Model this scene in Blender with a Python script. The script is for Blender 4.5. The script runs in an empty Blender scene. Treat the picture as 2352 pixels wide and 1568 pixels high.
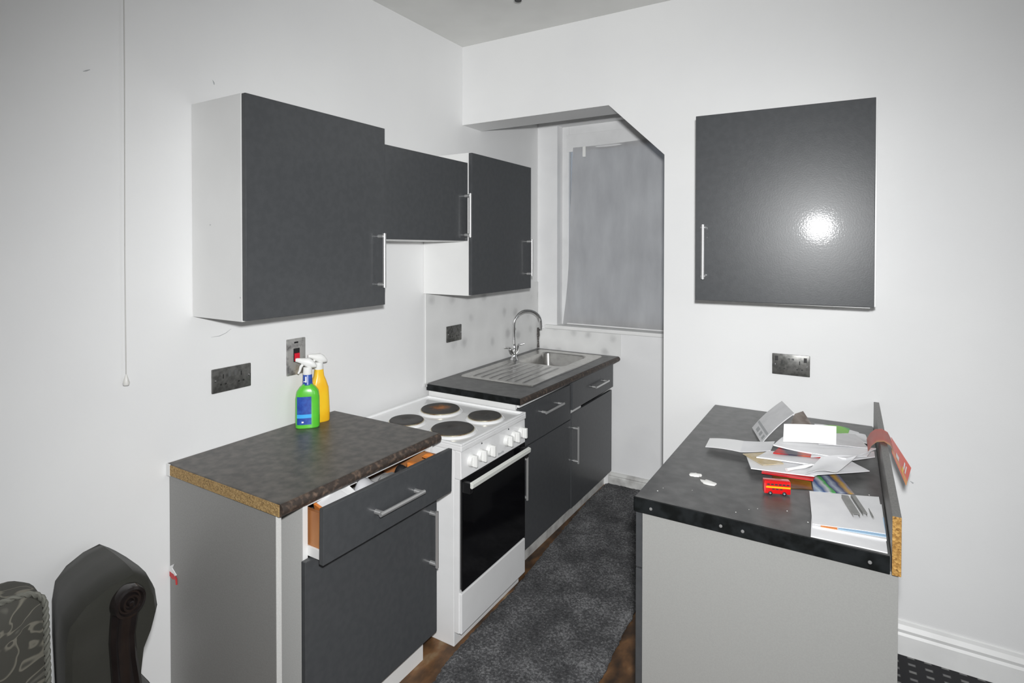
import bpy, bmesh, math, random
from mathutils import Vector, Matrix
random.seed(7)
S = bpy.context.scene
C = S.collection
R = math.radians

# ------------------------------------------------------------------ camera
FPX, CXP, CYP = 1288.85, 1176.0, 586.63
cam = bpy.data.cameras.new('camera')
cam_o = bpy.data.objects.new('camera', cam); C.objects.link(cam_o)
cam.sensor_fit = 'HORIZONTAL'; cam.sensor_width = 36.0
cam.lens = FPX / 2352 * 36.0
cam.shift_x = -(CXP - 1176) / 2352
cam.shift_y = (CYP - 784) / 2352
cam.clip_start = 0.02
CAM = Vector((2.0026, -2.7564, 1.6465))
yaw, pitch, roll = 0.5405, -0.0125, 0.001
fw = Vector((-math.sin(yaw), math.cos(yaw), 0)); rt = Vector((math.cos(yaw), math.sin(yaw), 0)); up = Vector((0, 0, 1))
F = fw*math.cos(pitch) + up*math.sin(pitch); U = up*math.cos(pitch) - fw*math.sin(pitch)
RR = rt*math.cos(roll) + U*math.sin(roll); UU = U*math.cos(roll) - rt*math.sin(roll)
m = Matrix((RR, UU, -F)).transposed().to_4x4(); m.translation = CAM
cam_o.matrix_world = m
S.camera = cam_o

# ------------------------------------------------------------------ world, lights, exposure
w = bpy.data.worlds.new('world'); S.world = w; w.use_nodes = True
w.node_tree.nodes['Background'].inputs[0].default_value = (0.8, 0.88, 1.0, 1)
w.node_tree.nodes['Background'].inputs[1].default_value = 0.6
S.view_settings.view_transform = 'Standard'; S.view_settings.look = 'None'
S.view_settings.exposure = 0.0; S.view_settings.gamma = 1.0; S.view_settings.use_curve_mapping = False

def light(name, kind, loc, target, energy, color=(1, 1, 1), **kw):
    l = bpy.data.lights.new(name, kind); l.energy = energy; l.color = color
    for k, v in kw.items(): setattr(l, k, v)
    o = bpy.data.objects.new(name, l); C.objects.link(o); o.location = loc
    o.rotation_euler = (Vector(target) - Vector(loc)).to_track_quat('-Z', 'Y').to_euler()
    return o
# the camera's own flash, a hand's width above the lens
FL = CAM + RR*0.03 + UU*0.12
fl = light('flash', 'SPOT', FL, FL + F*2 + Vector((0.14, 0, -0.62)), 101, (0.985, 0.995, 1.0), spot_size=R(128), spot_blend=1.0, shadow_soft_size=0.035)
fl.data.use_nodes = True
_nt = fl.data.node_tree; _f = _nt.nodes.new('ShaderNodeLightFalloff'); _f.inputs['Strength'].default_value = 1.0
_nt.links.new(_f.outputs['Linear'], _nt.nodes['Emission'].inputs['Strength'])
# daylight through the window in the wall on the right
light('window_daylight', 'AREA', (4.36, -1.9, 1.9), (1.0, -1.2, 1.2), 14, (0.97, 0.98, 1.0), shape='RECTANGLE', size=1.3, size_y=1.2)

# ------------------------------------------------------------------ materials
MATS = {}
def mat(name, col, rough=0.5, metal=0.0, var=None, bump=None, coat=0.0, coat_rough=0.05, spec=0.5, sheen=0.0, alpha=1.0, trans=0.0):
    """var = (scale, colour2, low, high); bump = (scale, strength, distance)"""
    mt = bpy.data.materials.new(name); mt.use_nodes = True
    nt = mt.node_tree; b = nt.nodes['Principled BSDF']
    b.inputs['Base Color'].default_value = (*col, 1); b.inputs['Roughness'].default_value = rough
    b.inputs['Metallic'].default_value = metal; b.inputs['Specular IOR Level'].default_value = spec
    b.inputs['Coat Weight'].default_value = coat; b.inputs['Coat Roughness'].default_value = coat_rough
    b.inputs['Sheen Weight'].default_value = sheen; b.inputs['Alpha'].default_value = alpha
    b.inputs['Transmission Weight'].default_value = trans
    tc = nt.nodes.new('ShaderNodeTexCoord')
    if var:
        n = nt.nodes.new('ShaderNodeTexNoise'); n.inputs['Scale'].default_value = var[0]; n.inputs['Detail'].default_value = 6
        nt.links.new(tc.outputs['Object'], n.inputs['Vector'])
        r = nt.nodes.new('ShaderNodeValToRGB'); r.color_ramp.elements[0].position = var[2]; r.color_ramp.elements[1].position = var[3]
        r.color_ramp.elements[0].color = (*col, 1); r.color_ramp.elements[1].color = (*var[1], 1)
        nt.links.new(n.outputs['Fac'], r.inputs['Fac']); nt.links.new(r.outputs['Color'], b.inputs['Base Color'])
    if bump:
        n = nt.nodes.new('ShaderNodeTexNoise'); n.inputs['Scale'].default_value = bump[0]; n.inputs['Detail'].default_value = 3
        nt.links.new(tc.outputs['Object'], n.inputs['Vector'])
        bp = nt.nodes.new('ShaderNodeBump'); bp.inputs['Strength'].default_value = bump[1]; bp.inputs['Distance'].default_value = bump[2]
        nt.links.new(n.outputs['Fac'], bp.inputs['Height']); nt.links.new(bp.outputs['Normal'], b.inputs['Normal'])
        nt.links.new(bp.outputs['Normal'], b.inputs['Coat Normal'])
    MATS[name] = mt
    return mt
def nodes(mt): return mt.node_tree, mt.node_tree.nodes['Principled BSDF']
def ramp(nt, stops, const=False):
    r = nt.nodes.new('ShaderNodeValToRGB'); cr = r.color_ramp
    if const: cr.interpolation = 'CONSTANT'
    while len(cr.elements) < len(stops): cr.elements.new(0.5)
    for e, (p, c) in zip(cr.elements, stops): e.position = p; e.color = (*c, 1)
    return r

mat('wall_paint', (0.78, 0.78, 0.775), 0.6, var=(1.6, (0.74, 0.74, 0.74), 0.4, 0.75), bump=(90, 0.12, 0.002))
mat('ceiling_paint', (0.72, 0.72, 0.70), 0.8, var=(5, (0.68, 0.68, 0.66), 0.4, 0.7), bump=(60, 0.1, 0.002))
mat('alcove_paint', (0.80, 0.80, 0.80), 0.65, var=(3.0, (0.72, 0.72, 0.725), 0.45, 0.8), bump=(30, 0.15, 0.003))
mat('trim_paint', (0.80, 0.80, 0.79), 0.4, var=(8, (0.72, 0.72, 0.71), 0.45, 0.8))
mat('dirty_trim', (0.62, 0.62, 0.60), 0.5, var=(14, (0.35, 0.34, 0.33), 0.42, 0.75))
mat('door_gloss', (0.063, 0.066, 0.070), 0.34, var=(40, (0.070, 0.073, 0.077), 0.4, 0.6), bump=(190, 0.06, 0.002), coat=0.12, coat_rough=0.07, spec=0.28)
mat('carcass_white', (0.80, 0.80, 0.79), 0.35, var=(4, (0.75, 0.75, 0.74), 0.4, 0.8))
mat('panel_grey', (0.355, 0.355, 0.342), 0.45, var=(260, (0.338, 0.338, 0.326), 0.4, 0.6))
mat('panel_edge', (0.66, 0.66, 0.64), 0.45, var=(200, (0.62, 0.62, 0.6), 0.4, 0.6))
mat('panel_light', (0.56, 0.56, 0.545), 0.45, var=(200, (0.53, 0.53, 0.515), 0.4, 0.6))
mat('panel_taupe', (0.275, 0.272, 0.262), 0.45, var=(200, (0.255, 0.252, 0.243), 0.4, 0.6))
mat('worktop_brown', (0.062, 0.058, 0.053), 0.42, var=(28, (0.125, 0.113, 0.10), 0.36, 0.66), bump=(220, 0.10, 0.002))
mat('worktop_dark', (0.085, 0.085, 0.085), 0.36, var=(22, (0.130, 0.130, 0.128), 0.36, 0.66), bump=(240, 0.08, 0.002))
mat('worn_edge', (0.045, 0.034, 0.028), 0.5, var=(60, (0.16, 0.11, 0.08), 0.50, 0.72), bump=(90, 0.4, 0.003))
mat('black_edge', (0.006, 0.007, 0.007), 0.5, spec=0.15, var=(30, (0.014, 0.016, 0.017), 0.4, 0.6))
mat('board_grey', (0.20, 0.195, 0.185), 0.45, var=(200, (0.15, 0.147, 0.14), 0.4, 0.65))
mat('chrome', (0.80, 0.80, 0.80), 0.12, 1.0)
mat('satin_steel', (0.66, 0.66, 0.655), 0.32, 0.72)
mat('sink_steel', (0.60, 0.59, 0.57), 0.27, 1.0, var=(30, (0.50, 0.49, 0.47), 0.4, 0.7), bump=(140, 0.05, 0.001))
mat('plate_steel', (0.17, 0.168, 0.160), 0.32, 0.55, var=(55, (0.09, 0.09, 0.085), 0.42, 0.66))
mat('switch_steel', (0.42, 0.415, 0.40), 0.3, 0.4, var=(28, (0.16, 0.155, 0.15), 0.48, 0.66))
mat('dark_slot', (0.012, 0.012, 0.012), 0.5)
mat('socket_insert', (0.10, 0.10, 0.098), 0.4)
mat('enamel', (0.84, 0.84, 0.84), 0.18, var=(9, (0.79, 0.79, 0.79), 0.45, 0.8), coat=0.4)
mat('plastic_white', (0.82, 0.82, 0.80), 0.3)
mat('handle_white', (0.74, 0.75, 0.71), 0.35)
mat('oven_glass', (0.004, 0.004, 0.005), 0.08, spec=0.35)
mat('oven_black', (0.010, 0.010, 0.011), 0.35)
mat('hob_iron', (0.040, 0.038, 0.036), 0.55, var=(30, (0.062, 0.056, 0.050), 0.4, 0.7), bump=(150, 0.2, 0.002))
mat('hob_rim', (0.55, 0.50, 0.36), 0.3, 0.7, var=(25, (0.30, 0.14, 0.05), 0.5, 0.7))
mat('red_switch', (0.65, 0.01, 0.03), 0.3)
mat('green_plastic', (0.09, 0.50, 0.03), 0.28, var=(12, (0.12, 0.58, 0.05), 0.4, 0.7), coat=0.4)
mat('yellow_plastic', (0.88, 0.48, 0.015), 0.28, var=(10, (0.90, 0.60, 0.03), 0.4, 0.7), coat=0.4)
mat('blue_label', (0.02, 0.06, 0.32), 0.35, var=(60, (0.03, 0.10, 0.42), 0.4, 0.65))
mat('sky_label', (0.06, 0.42, 0.85), 0.35)
mat('label_white', (0.85, 0.85, 0.85), 0.4)
mat('paper_white', (0.90, 0.90, 0.91), 0.7, var=(14, (0.83, 0.83, 0.85), 0.4, 0.75))
mat('paper_bright', (0.93, 0.93, 0.93), 0.6)
mat('paper_grey', (0.72, 0.72, 0.73), 0.65, var=(25, (0.66, 0.66, 0.67), 0.4, 0.7))
mat('paper_tan', (0.60, 0.48, 0.28), 0.6, var=(30, (0.70, 0.62, 0.48), 0.4, 0.7))
mat('paper_red', (0.55, 0.012, 0.02), 0.35, var=(25, (0.62, 0.03, 0.03), 0.4, 0.7))
mat('paper_blue', (0.40, 0.60, 0.80), 0.5)
mat('ink', (0.03, 0.03, 0.035), 0.6)
mat('print_grey', (0.40, 0.41, 0.42), 0.6)
mat('bus_red', (0.72, 0.008, 0.010), 0.22, coat=0.6)
mat('bus_yellow', (0.95, 0.50, 0.01), 0.3)
mat('rubber', (0.01, 0.01, 0.012), 0.5)
mat('hub_grey', (0.25, 0.33, 0.36), 0.35)
mat('strip_grey', (0.32, 0.32, 0.31), 0.5, var=(60, (0.27, 0.27, 0.26), 0.4, 0.6))
mat('flake_white', (0.90, 0.89, 0.86), 0.8)
mat('velvet', (0.016, 0.016, 0.011), 0.85, var=(7, (0.027, 0.026, 0.021), 0.4, 0.75), sheen=0.08, bump=(300, 0.2, 0.002))
mat('carved_wood', (0.010, 0.008, 0.008), 0.22, coat=0.5, var=(20, (0.018, 0.014, 0.013), 0.4, 0.7))
mat('rope_fabric', (0.17, 0.17, 0.145), 0.8)
mat('drawer_wood', (0.44, 0.19, 0.07), 0.45, var=(9, (0.34, 0.13, 0.045), 0.4, 0.7))
mat('orange_print', (0.85, 0.28, 0.06), 0.45)
mat('bag_plastic', (0.62, 0.62, 0.64), 0.25, coat=0.3)
mat('black_cloth', (0.01, 0.01, 0.012), 0.6)
mat('cord_white', (0.55, 0.54, 0.52), 0.7)
mat('cord_toggle', (0.70, 0.69, 0.66), 0.4)
mat('sealant', (0.05, 0.045, 0.042), 0.6, var=(60, (0.30, 0.28, 0.26), 0.5, 0.7))
mat('glass_pane', (0.9, 0.93, 0.95), 0.02, trans=1.0)
mat('window_paint', (0.74, 0.74, 0.74), 0.45, var=(6, (0.66, 0.66, 0.66), 0.4, 0.75))

# grey roller blind cloth: faint vertical streaks and smudges
mt = mat('blind_cloth', (0.34, 0.34, 0.35), 0.85); nt, b = nodes(mt)
tc = nt.nodes.new('ShaderNodeTexCoord'); mp = nt.nodes.new('ShaderNodeMapping'); mp.inputs['Scale'].default_value = (9, 9, 3.0)
n1 = nt.nodes.new('ShaderNodeTexNoise'); n1.inputs['Scale'].default_value = 1.0; n1.inputs['Detail'].default_value = 5
nt.links.new(tc.outputs['Object'], mp.inputs['Vector']); nt.links.new(mp.outputs['Vector'], n1.inputs['Vector'])
r1 = ramp(nt, [(0.30, (0.60, 0.60, 0.61)), (0.72, (0.74, 0.74, 0.745))])
nt.links.new(n1.outputs['Fac'], r1.inputs['Fac']); nt.links.new(r1.outputs['Color'], b.inputs['Base Color'])

# bare splashback with round adhesive dabs
mt = mat('splash_patchy', (0.70, 0.70, 0.69), 0.6); nt, b = nodes(mt)
tc = nt.nodes.new('ShaderNodeTexCoord'); mp = nt.nodes.new('ShaderNodeMapping'); mp.inputs['Scale'].default_value = (7.5, 6.5, 7.0)
vo = nt.nodes.new('ShaderNodeTexVoronoi'); vo.inputs['Scale'].default_value = 1.0; vo.inputs['Randomness'].default_value = 0.55
nz = nt.nodes.new('ShaderNodeTexNoise'); nz.inputs['Scale'].default_value = 9; nz.inputs['Detail'].default_value = 5
nt.links.new(tc.outputs['Object'], mp.inputs['Vector']); nt.links.new(mp.outputs['Vector'], vo.inputs['Vector']); nt.links.new(tc.outputs['Object'], nz.inputs['Vector'])
ad = nt.nodes.new('ShaderNodeMath'); ad.operation = 'MULTIPLY_ADD'; ad.inputs[1].default_value = 0.35; nt.links.new(nz.outputs['Fac'], ad.inputs[0]); nt.links.new(vo.outputs['Distance'], ad.inputs[2])
r1 = ramp(nt, [(0.26, (0.54, 0.54, 0.535)), (0.44, (0.71, 0.71, 0.70)), (0.9, (0.76, 0.76, 0.75))])
nt.links.new(ad.outputs[0], r1.inputs['Fac']); nt.links.new(r1.outputs['Color'], b.inputs['Base Color'])

def chip(name, dark, mid, light_, scale):
    mt = mat(name, mid, 0.8); nt, b = nodes(mt)
    tc = nt.nodes.new('ShaderNodeTexCoord')
    vo = nt.nodes.new('ShaderNodeTexVoronoi'); vo.inputs['Scale'].default_value = scale
    nt.links.new(tc.outputs['Object'], vo.inputs['Vector'])
    r1 = ramp(nt, [(0.0, dark), (0.45, mid), (1.0, light_)])
    nt.links.new(vo.outputs['Color'], r1.inputs['Fac']); nt.links.new(r1.outputs['Color'], b.inputs['Base Color'])
    bp = nt.nodes.new('ShaderNodeBump'); bp.inputs['Strength'].default_value = 0.5; bp.inputs['Distance'].default_value = 0.003
    nt.links.new(vo.outputs['Distance'], bp.inputs['Height']); nt.links.new(bp.outputs['Normal'], b.inputs['Normal'])
chip('chipboard', (0.16, 0.075, 0.015), (0.40, 0.21, 0.05), (0.60, 0.36, 0.11), 190)
chip('chipboard_pale', (0.20, 0.12, 0.045), (0.36, 0.23, 0.09), (0.50, 0.34, 0.15), 230)

# rusted hob plate: a rust bloom in the middle
mt = mat('hob_rusty', (0.04, 0.038, 0.036), 0.6); nt, b = nodes(mt)
tc = nt.nodes.new('ShaderNodeTexCoord'); mp = nt.nodes.new('ShaderNodeMapping'); mp.inputs['Location'].default_value = (-0.27, -0.556 + 0.908*0, -0.86)
gr = nt.nodes.new('ShaderNodeTexNoise'); gr.inputs['Scale'].default_value = 45; gr.inputs['Detail'].default_value = 5
ln = nt.nodes.new('ShaderNodeVectorMath'); ln.operation = 'LENGTH'
HOB_RUST = mp
nt.links.new(tc.outputs['Object'], mp.inputs['Vector']); nt.links.new(mp.outputs['Vector'], ln.inputs[0]); nt.links.new(tc.outputs['Object'], gr.inputs['Vector'])
ma = nt.nodes.new('ShaderNodeMath'); ma.operation = 'MULTIPLY_ADD'; ma.inputs[1].default_value = 0.10; nt.links.new(gr.outputs['Fac'], ma.inputs[0]); nt.links.new(ln.outputs['Value'], ma.inputs[2])
r1 = ramp(nt, [(0.055, (0.36, 0.13, 0.03)), (0.085, (0.15, 0.07, 0.03)), (0.105, (0.045, 0.042, 0.038))])
nt.links.new(ma.outputs[0], r1.inputs['Fac']); nt.links.new(r1.outputs['Color'], b.inputs['Base Color'])

# stained old floor boards
mt = mat('old_boards', (0.09, 0.05, 0.03), 0.5); nt, b = nodes(mt)
tc = nt.nodes.new('ShaderNodeTexCoord'); mp = nt.nodes.new('ShaderNodeMapping'); mp.inputs['Scale'].default_value = (9, 5.0, 1)
nz = nt.nodes.new('ShaderNodeTexNoise'); nz.inputs['Scale'].default_value = 1.5; nz.inputs['Detail'].default_value = 8
nt.links.new(tc.outputs['Object'], mp.inputs['Vector']); nt.links.new(mp.outputs['Vector'], nz.inputs['Vector'])
r1 = ramp(nt, [(0.32, (0.020, 0.012, 0.008)), (0.48, (0.085, 0.042, 0.017)), (0.60, (0.17, 0.082, 0.032)), (0.72, (0.26, 0.19, 0.11))])
nt.links.new(nz.outputs['Fac'], r1.inputs['Fac']); nt.links.new(r1.outputs['Color'], b.inputs['Base Color'])

# charcoal felt carpet: speckle over soft worn patches
mt = mat('felt_carpet', (0.06, 0.06, 0.062), 0.95); nt, b = nodes(mt)
tc = nt.nodes.new('ShaderNodeTexCoord')
n1 = nt.nodes.new('ShaderNodeTexNoise'); n1.inputs['Scale'].default_value = 110; n1.inputs['Detail'].default_value = 5; n1.inputs['Roughness'].default_value = 0.7
n2 = nt.nodes.new('ShaderNodeTexNoise'); n2.inputs['Scale'].default_value = 6; n2.inputs['Detail'].default_value = 4
for n in (n1, n2): nt.links.new(tc.outputs['Object'], n.inputs['Vector'])
ma = nt.nodes.new('ShaderNodeMath'); ma.operation = 'MULTIPLY_ADD'; ma.inputs[1].default_value = 0.34; nt.links.new(n2.outputs['Fac'], ma.inputs[0])
mb = nt.nodes.new('ShaderNodeMath'); mb.operation = 'MULTIPLY'; mb.inputs[1].default_value = 0.66; nt.links.new(n1.outputs['Fac'], mb.inputs[0]); nt.links.new(mb.outputs[0], ma.inputs[2])
r1 = ramp(nt, [(0.36, (0.026, 0.026, 0.028)), (0.50, (0.080, 0.080, 0.083)), (0.64, (0.27, 0.27, 0.275))])
nt.links.new(ma.outputs[0], r1.inputs['Fac']); nt.links.new(r1.outputs['Color'], b.inputs['Base Color'])
bp = nt.nodes.new('ShaderNodeBump'); bp.inputs['Strength'].default_value = 0.8; bp.inputs['Distance'].default_value = 0.006
nt.links.new(n1.outputs['Fac'], bp.inputs['Height']); nt.links.new(bp.outputs['Normal'], b.inputs['Normal'])

# dark woven carpet with rows of pale dashes
mt = mat('dash_carpet', (0.02, 0.02, 0.022), 0.95); nt, b = nodes(mt)
tc = nt.nodes.new('ShaderNodeTexCoord')
br = nt.nodes.new('ShaderNodeTexBrick'); br.inputs['Scale'].default_value = 1.0; br.offset = 0.0
br.inputs['Brick Width'].default_value = 0.055; br.inputs['Row Height'].default_value = 0.045; br.inputs['Mortar Size'].default_value = 0.019; br.inputs['Mortar Smooth'].default_value = 0.3
br.inputs['Color1'].default_value = (0.22, 0.22, 0.21, 1); br.inputs['Color2'].default_value = (0.16, 0.16, 0.16, 1); br.inputs['Mortar'].default_value = (0.018, 0.018, 0.020, 1)
nt.links.new(tc.outputs['Object'], br.inputs['Vector']); nt.links.new(br.outputs['Color'], b.inputs['Base Color'])

# floral brocade of the cushion
mt = mat('brocade', (0.07, 0.068, 0.055), 0.75); nt, b = nodes(mt)
tc = nt.nodes.new('ShaderNodeTexCoord')
nz = nt.nodes.new('ShaderNodeTexNoise'); nz.inputs['Scale'].default_value = 9; nz.inputs['Detail'].default_value = 1.5; nz.inputs['Distortion'].default_value = 1.6
nt.links.new(tc.outputs['Object'], nz.inputs['Vector'])
r1 = ramp(nt, [(0.0, (0.058, 0.057, 0.047)), (0.475, (0.062, 0.060, 0.050)), (0.492, (0.19, 0.18, 0.145)), (0.508, (0.17, 0.16, 0.13)), (0.525, (0.066, 0.064, 0.054)), (0.62, (0.070, 0.068, 0.058)), (0.66, (0.13, 0.125, 0.105)), (0.72, (0.075, 0.074, 0.066))])
nt.links.new(nz.outputs['Fac'], r1.inputs['Fac']); nt.links.new(r1.outputs['Color'], b.inputs['Base Color'])

def stripes(name, direction, scale, stops, dist=1.0):
    mt = mat(name, (0.5, 0.5, 0.5), 0.35); nt, b = nodes(mt)
    tc = nt.nodes.new('ShaderNodeTexCoord'); dt = nt.nodes.new('ShaderNodeVectorMath'); dt.operation = 'DOT_PRODUCT'; dt.inputs[1].default_value = direction
    nt.links.new(tc.outputs['Object'], dt.inputs[0])
    nz = nt.nodes.new('ShaderNodeTexNoise'); nz.inputs['Scale'].default_value = 25; nt.links.new(tc.outputs['Object'], nz.inputs['Vector'])
    ma = nt.nodes.new('ShaderNodeMath'); ma.operation = 'MULTIPLY'; ma.inputs[1].default_value = scale; nt.links.new(dt.outputs['Value'], ma.inputs[0])
    mb = nt.nodes.new('ShaderNodeMath'); mb.operation = 'MULTIPLY_ADD'; mb.inputs[1].default_value = dist*0.15; nt.links.new(nz.outputs['Fac'], mb.inputs[0]); nt.links.new(ma.outputs[0], mb.inputs[2])
    fr = nt.nodes.new('ShaderNodeMath'); fr.operation = 'FRACT'; nt.links.new(mb.outputs[0], fr.inputs[0])
    r1 = ramp(nt, stops); nt.links.new(fr.outputs[0], r1.inputs['Fac']); nt.links.new(r1.outputs['Color'], b.inputs['Base Color'])
stripes('magazine_print', (0.9, 0.35, 0), 8.5, [(0.0, (0.03, 0.05, 0.14)), (0.12, (0.45, 0.5, 0.6)), (0.24, (0.05, 0.07, 0.18)), (0.36, (0.62, 0.36, 0.05)), (0.5, (0.10, 0.16, 0.36)), (0.62, (0.55, 0.66, 0.75)), (0.74, (0.04, 0.10, 0.30)), (0.88, (0.68, 0.70, 0.72)), (0.96, (0.10, 0.45, 0.12))])
stripes('brown_print', (0.3, 0.9, 0), 9, [(0.0, (0.10, 0.04, 0.01)), (0.3, (0.28, 0.11, 0.02)), (0.55, (0.40, 0.24, 0.03)), (0.75, (0.16, 0.07, 0.02)), (1.0, (0.10, 0.04, 0.01))], 4)
stripes('green_print', (0.7, 0.7, 0), 5, [(0.0, (0.60, 0.62, 0.60)), (0.18, (0.16, 0.45, 0.05)), (0.5, (0.20, 0.55, 0.04)), (0.66, (0.05, 0.32, 0.14)), (0.8, (0.62, 0.64, 0.63)), (1.0, (0.70, 0.70, 0.70))], 2)
stripes('dull_brown_print', (0.9, 0.2, 0), 11, [(0.0, (0.13, 0.10, 0.08)), (0.3, (0.24, 0.20, 0.17)), (0.6, (0.12, 0.08, 0.06)), (0.8, (0.32, 0.29, 0.26)), (1.0, (0.13, 0.10, 0.08))], 4)
stripes('red_dark_print', (0.9, 0.3, 0), 8, [(0.0, (0.45, 0.01, 0.02)), (0.25, (0.55, 0.03, 0.02)), (0.45, (0.03, 0.03, 0.06)), (0.65, (0.05, 0.04, 0.06)), (0.8, (0.50, 0.10, 0.05)), (1.0, (0.45, 0.01, 0.02))], 2)
stripes('red_leaflet', (0.2, 0.95, 0.1), 7, [(0.0, (0.80, 0.13, 0.09)), (0.55, (0.82, 0.15, 0.10)), (0.66, (0.85, 0.45, 0.10)), (0.76, (0.82, 0.15, 0.10)), (1.0, (0.80, 0.13, 0.09))], 1)

stripes('red_flash_washed', (0.1, 0.95, 0.1), 6, [(0.0, (0.92, 0.30, 0.25)), (0.45, (0.92, 0.30, 0.25)), (0.58, (0.95, 0.58, 0.25)), (0.70, (0.92, 0.30, 0.25)), (1.0, (0.92, 0.30, 0.25))], 1)  # leaflet red made paler: flash wash on the glossy fold, put into the colour

# ------------------------------------------------------------------ builders
def root_of(o):
    while o.parent: o = o.parent
    return o
def thing(name, label, cat, loc=(0, 0, 0), group=None):
    o = bpy.data.objects.new(name, None); C.objects.link(o); o.location = loc; o.empty_display_size = 0.05
    o['label'] = label; o['category'] = cat
    if group: o['group'] = group
    return o
def tag(o, label, cat, group=None):
    o['label'] = label; o['category'] = cat
    if group: o['group'] = group
    return o
def obj(name, bm, material, parent=None, smooth=False, base=None, label=None):
    """bm holds world coordinates; the object's origin goes to its root's base (or to `base`)"""
    me = bpy.data.meshes.new(name)
    bmesh.ops.recalc_face_normals(bm, faces=bm.faces[:])
    off = root_of(parent).location.copy() if parent else Vector(base or (0, 0, 0))
    bmesh.ops.translate(bm, verts=bm.verts[:], vec=-off)
    bm.to_mesh(me); bm.free()
    if smooth:
        for p in me.polygons: p.use_smooth = True
        try: me.set_sharp_from_angle(angle=R(40))
        except Exception: pass
    for mm in (material if isinstance(material, (list, tuple)) else [material]):
        me.materials.append(MATS[mm])
    o = bpy.data.objects.new(name, me); C.objects.link(o)
    if parent: o.parent = parent
    else: o.location = off
    if label: o['label'] = label
    return o
def struct(name, bm, material, parent=None, smooth=False, label=None):
    o = obj(name, bm, material, parent, smooth)
    if not parent: o['kind'] = 'structure'
    if label: o['label'] = label
    return o
def box(x0, x1, y0, y1, z0, z1, bev=0.0, bm=None, seg=2, mtx=None):
    out = bm or bmesh.new(); t = bmesh.new()
    vs = [t.verts.new((x, y, z)) for x in (x0, x1) for y in (y0, y1) for z in (z0, z1)]
    for f in ((0, 1, 3, 2), (4, 6, 7, 5), (0, 4, 5, 1), (2, 3, 7, 6), (0, 2, 6, 4), (1, 5, 7, 3)): t.faces.new([vs[i] for i in f])
    bmesh.ops.recalc_face_normals(t, faces=t.faces[:])
    if bev: bmesh.ops.bevel(t, geom=t.edges[:], offset=bev, segments=seg, affect='EDGES', profile=0.6)
    if mtx: bmesh.ops.transform(t, matrix=mtx, verts=t.verts[:])
    merge(out, t); return out
def merge(out, t):
    mp = {v: out.verts.new(v.co) for v in t.verts}
    for f in t.faces:
        try: nf = out.faces.new([mp[v] for v in f.verts]); nf.material_index = f.material_index
        except ValueError: pass
    t.free()
def prism(pts, axis, a, b_, bm=None, bev=0.0):
    """pts in the two remaining axes order (x,y,z without axis)"""
    t = bmesh.new()
    def mk(p, s):
        c = list(p); c.insert('xyz'.index(axis), s); return t.verts.new(c)
    A = [mk(p, a) for p in pts]; B = [mk(p, b_) for p in pts]
    t.faces.new(A); t.faces.new(B[::-1])
    for i in range(len(pts)): j = (i+1) % len(pts); t.faces.new((A[i], B[i], B[j], A[j]))
    bmesh.ops.recalc_face_normals(t, faces=t.faces[:])
    if bev: bmesh.ops.bevel(t, geom=t.edges[:], offset=bev, segments=2, affect='EDGES')
    out = bm or bmesh.new(); merge(out, t); return out
def tube(path, r, seg=10, bm=None, closed=False, caps=True):
    out = bm or bmesh.new(); path = [Vector(p) for p in path]; n = len(path); rings = []
    prev = None
    for i, p in enumerate(path):
        if closed: t = path[(i+1) % n] - path[i-1]
        else: t = path[min(i+1, n-1)] - path[max(i-1, 0)]
        t.normalize()
        if prev is None:
            a = Vector((0, 0, 1)) if abs(t.z) < 0.9 else Vector((1, 0, 0)); u = t.cross(a).normalized()
        else: u = (prev - t*prev.dot(t)).normalized()
        prev = u; v = t.cross(u); rr = r[i] if isinstance(r, (list, tuple)) else r
        rings.append([out.verts.new(p + (u*math.cos(2*math.pi*k/seg) + v*math.sin(2*math.pi*k/seg))*rr) for k in range(seg)])
    for i in range(n if closed else n-1):
        A, B = rings[i], rings[(i+1) % n]
        for k in range(seg): out.faces.new((A[k], A[(k+1) % seg], B[(k+1) % seg], B[k]))
    if caps and not closed: out.faces.new(rings[0][::-1]); out.faces.new(rings[-1])
    return out
def lathe(prof, c, axis=(0, 0, 1), seg=32, bm=None, sx=1.0, sy=1.0, rot=0.0):
    """prof: list of (radius, height) from bottom to top, about `axis` through c"""
    t = bmesh.new(); rings = []
    for r, h in prof:
        if r < 1e-6: rings.append([t.verts.new((0, 0, h))])
        else: rings.append([t.verts.new((r*sx*math.cos(2*math.pi*k/seg), r*sy*math.sin(2*math.pi*k/seg), h)) for k in range(seg)])
    for A, B in zip(rings, rings[1:]):
        for k in range(seg):
            a = [A[k % len(A)], A[(k+1) % len(A)], B[(k+1) % len(B)], B[k % len(B)]]
            u = []
            for v in a:
                if v not in u: u.append(v)
            if len(u) > 2: t.faces.new(u)
    for e in (rings[0], rings[-1]):
        if len(e) > 2: t.faces.new(e)
    bmesh.ops.recalc_face_normals(t, faces=t.faces[:])
    q = Vector((0, 0, 1)).rotation_difference(Vector(axis)).to_matrix().to_4x4()
    bmesh.ops.transform(t, matrix=Matrix.Translation(c) @ q @ Matrix.Rotation(rot, 4, 'Z'), verts=t.verts[:])
    out = bm or bmesh.new(); merge(out, t); return out
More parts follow.
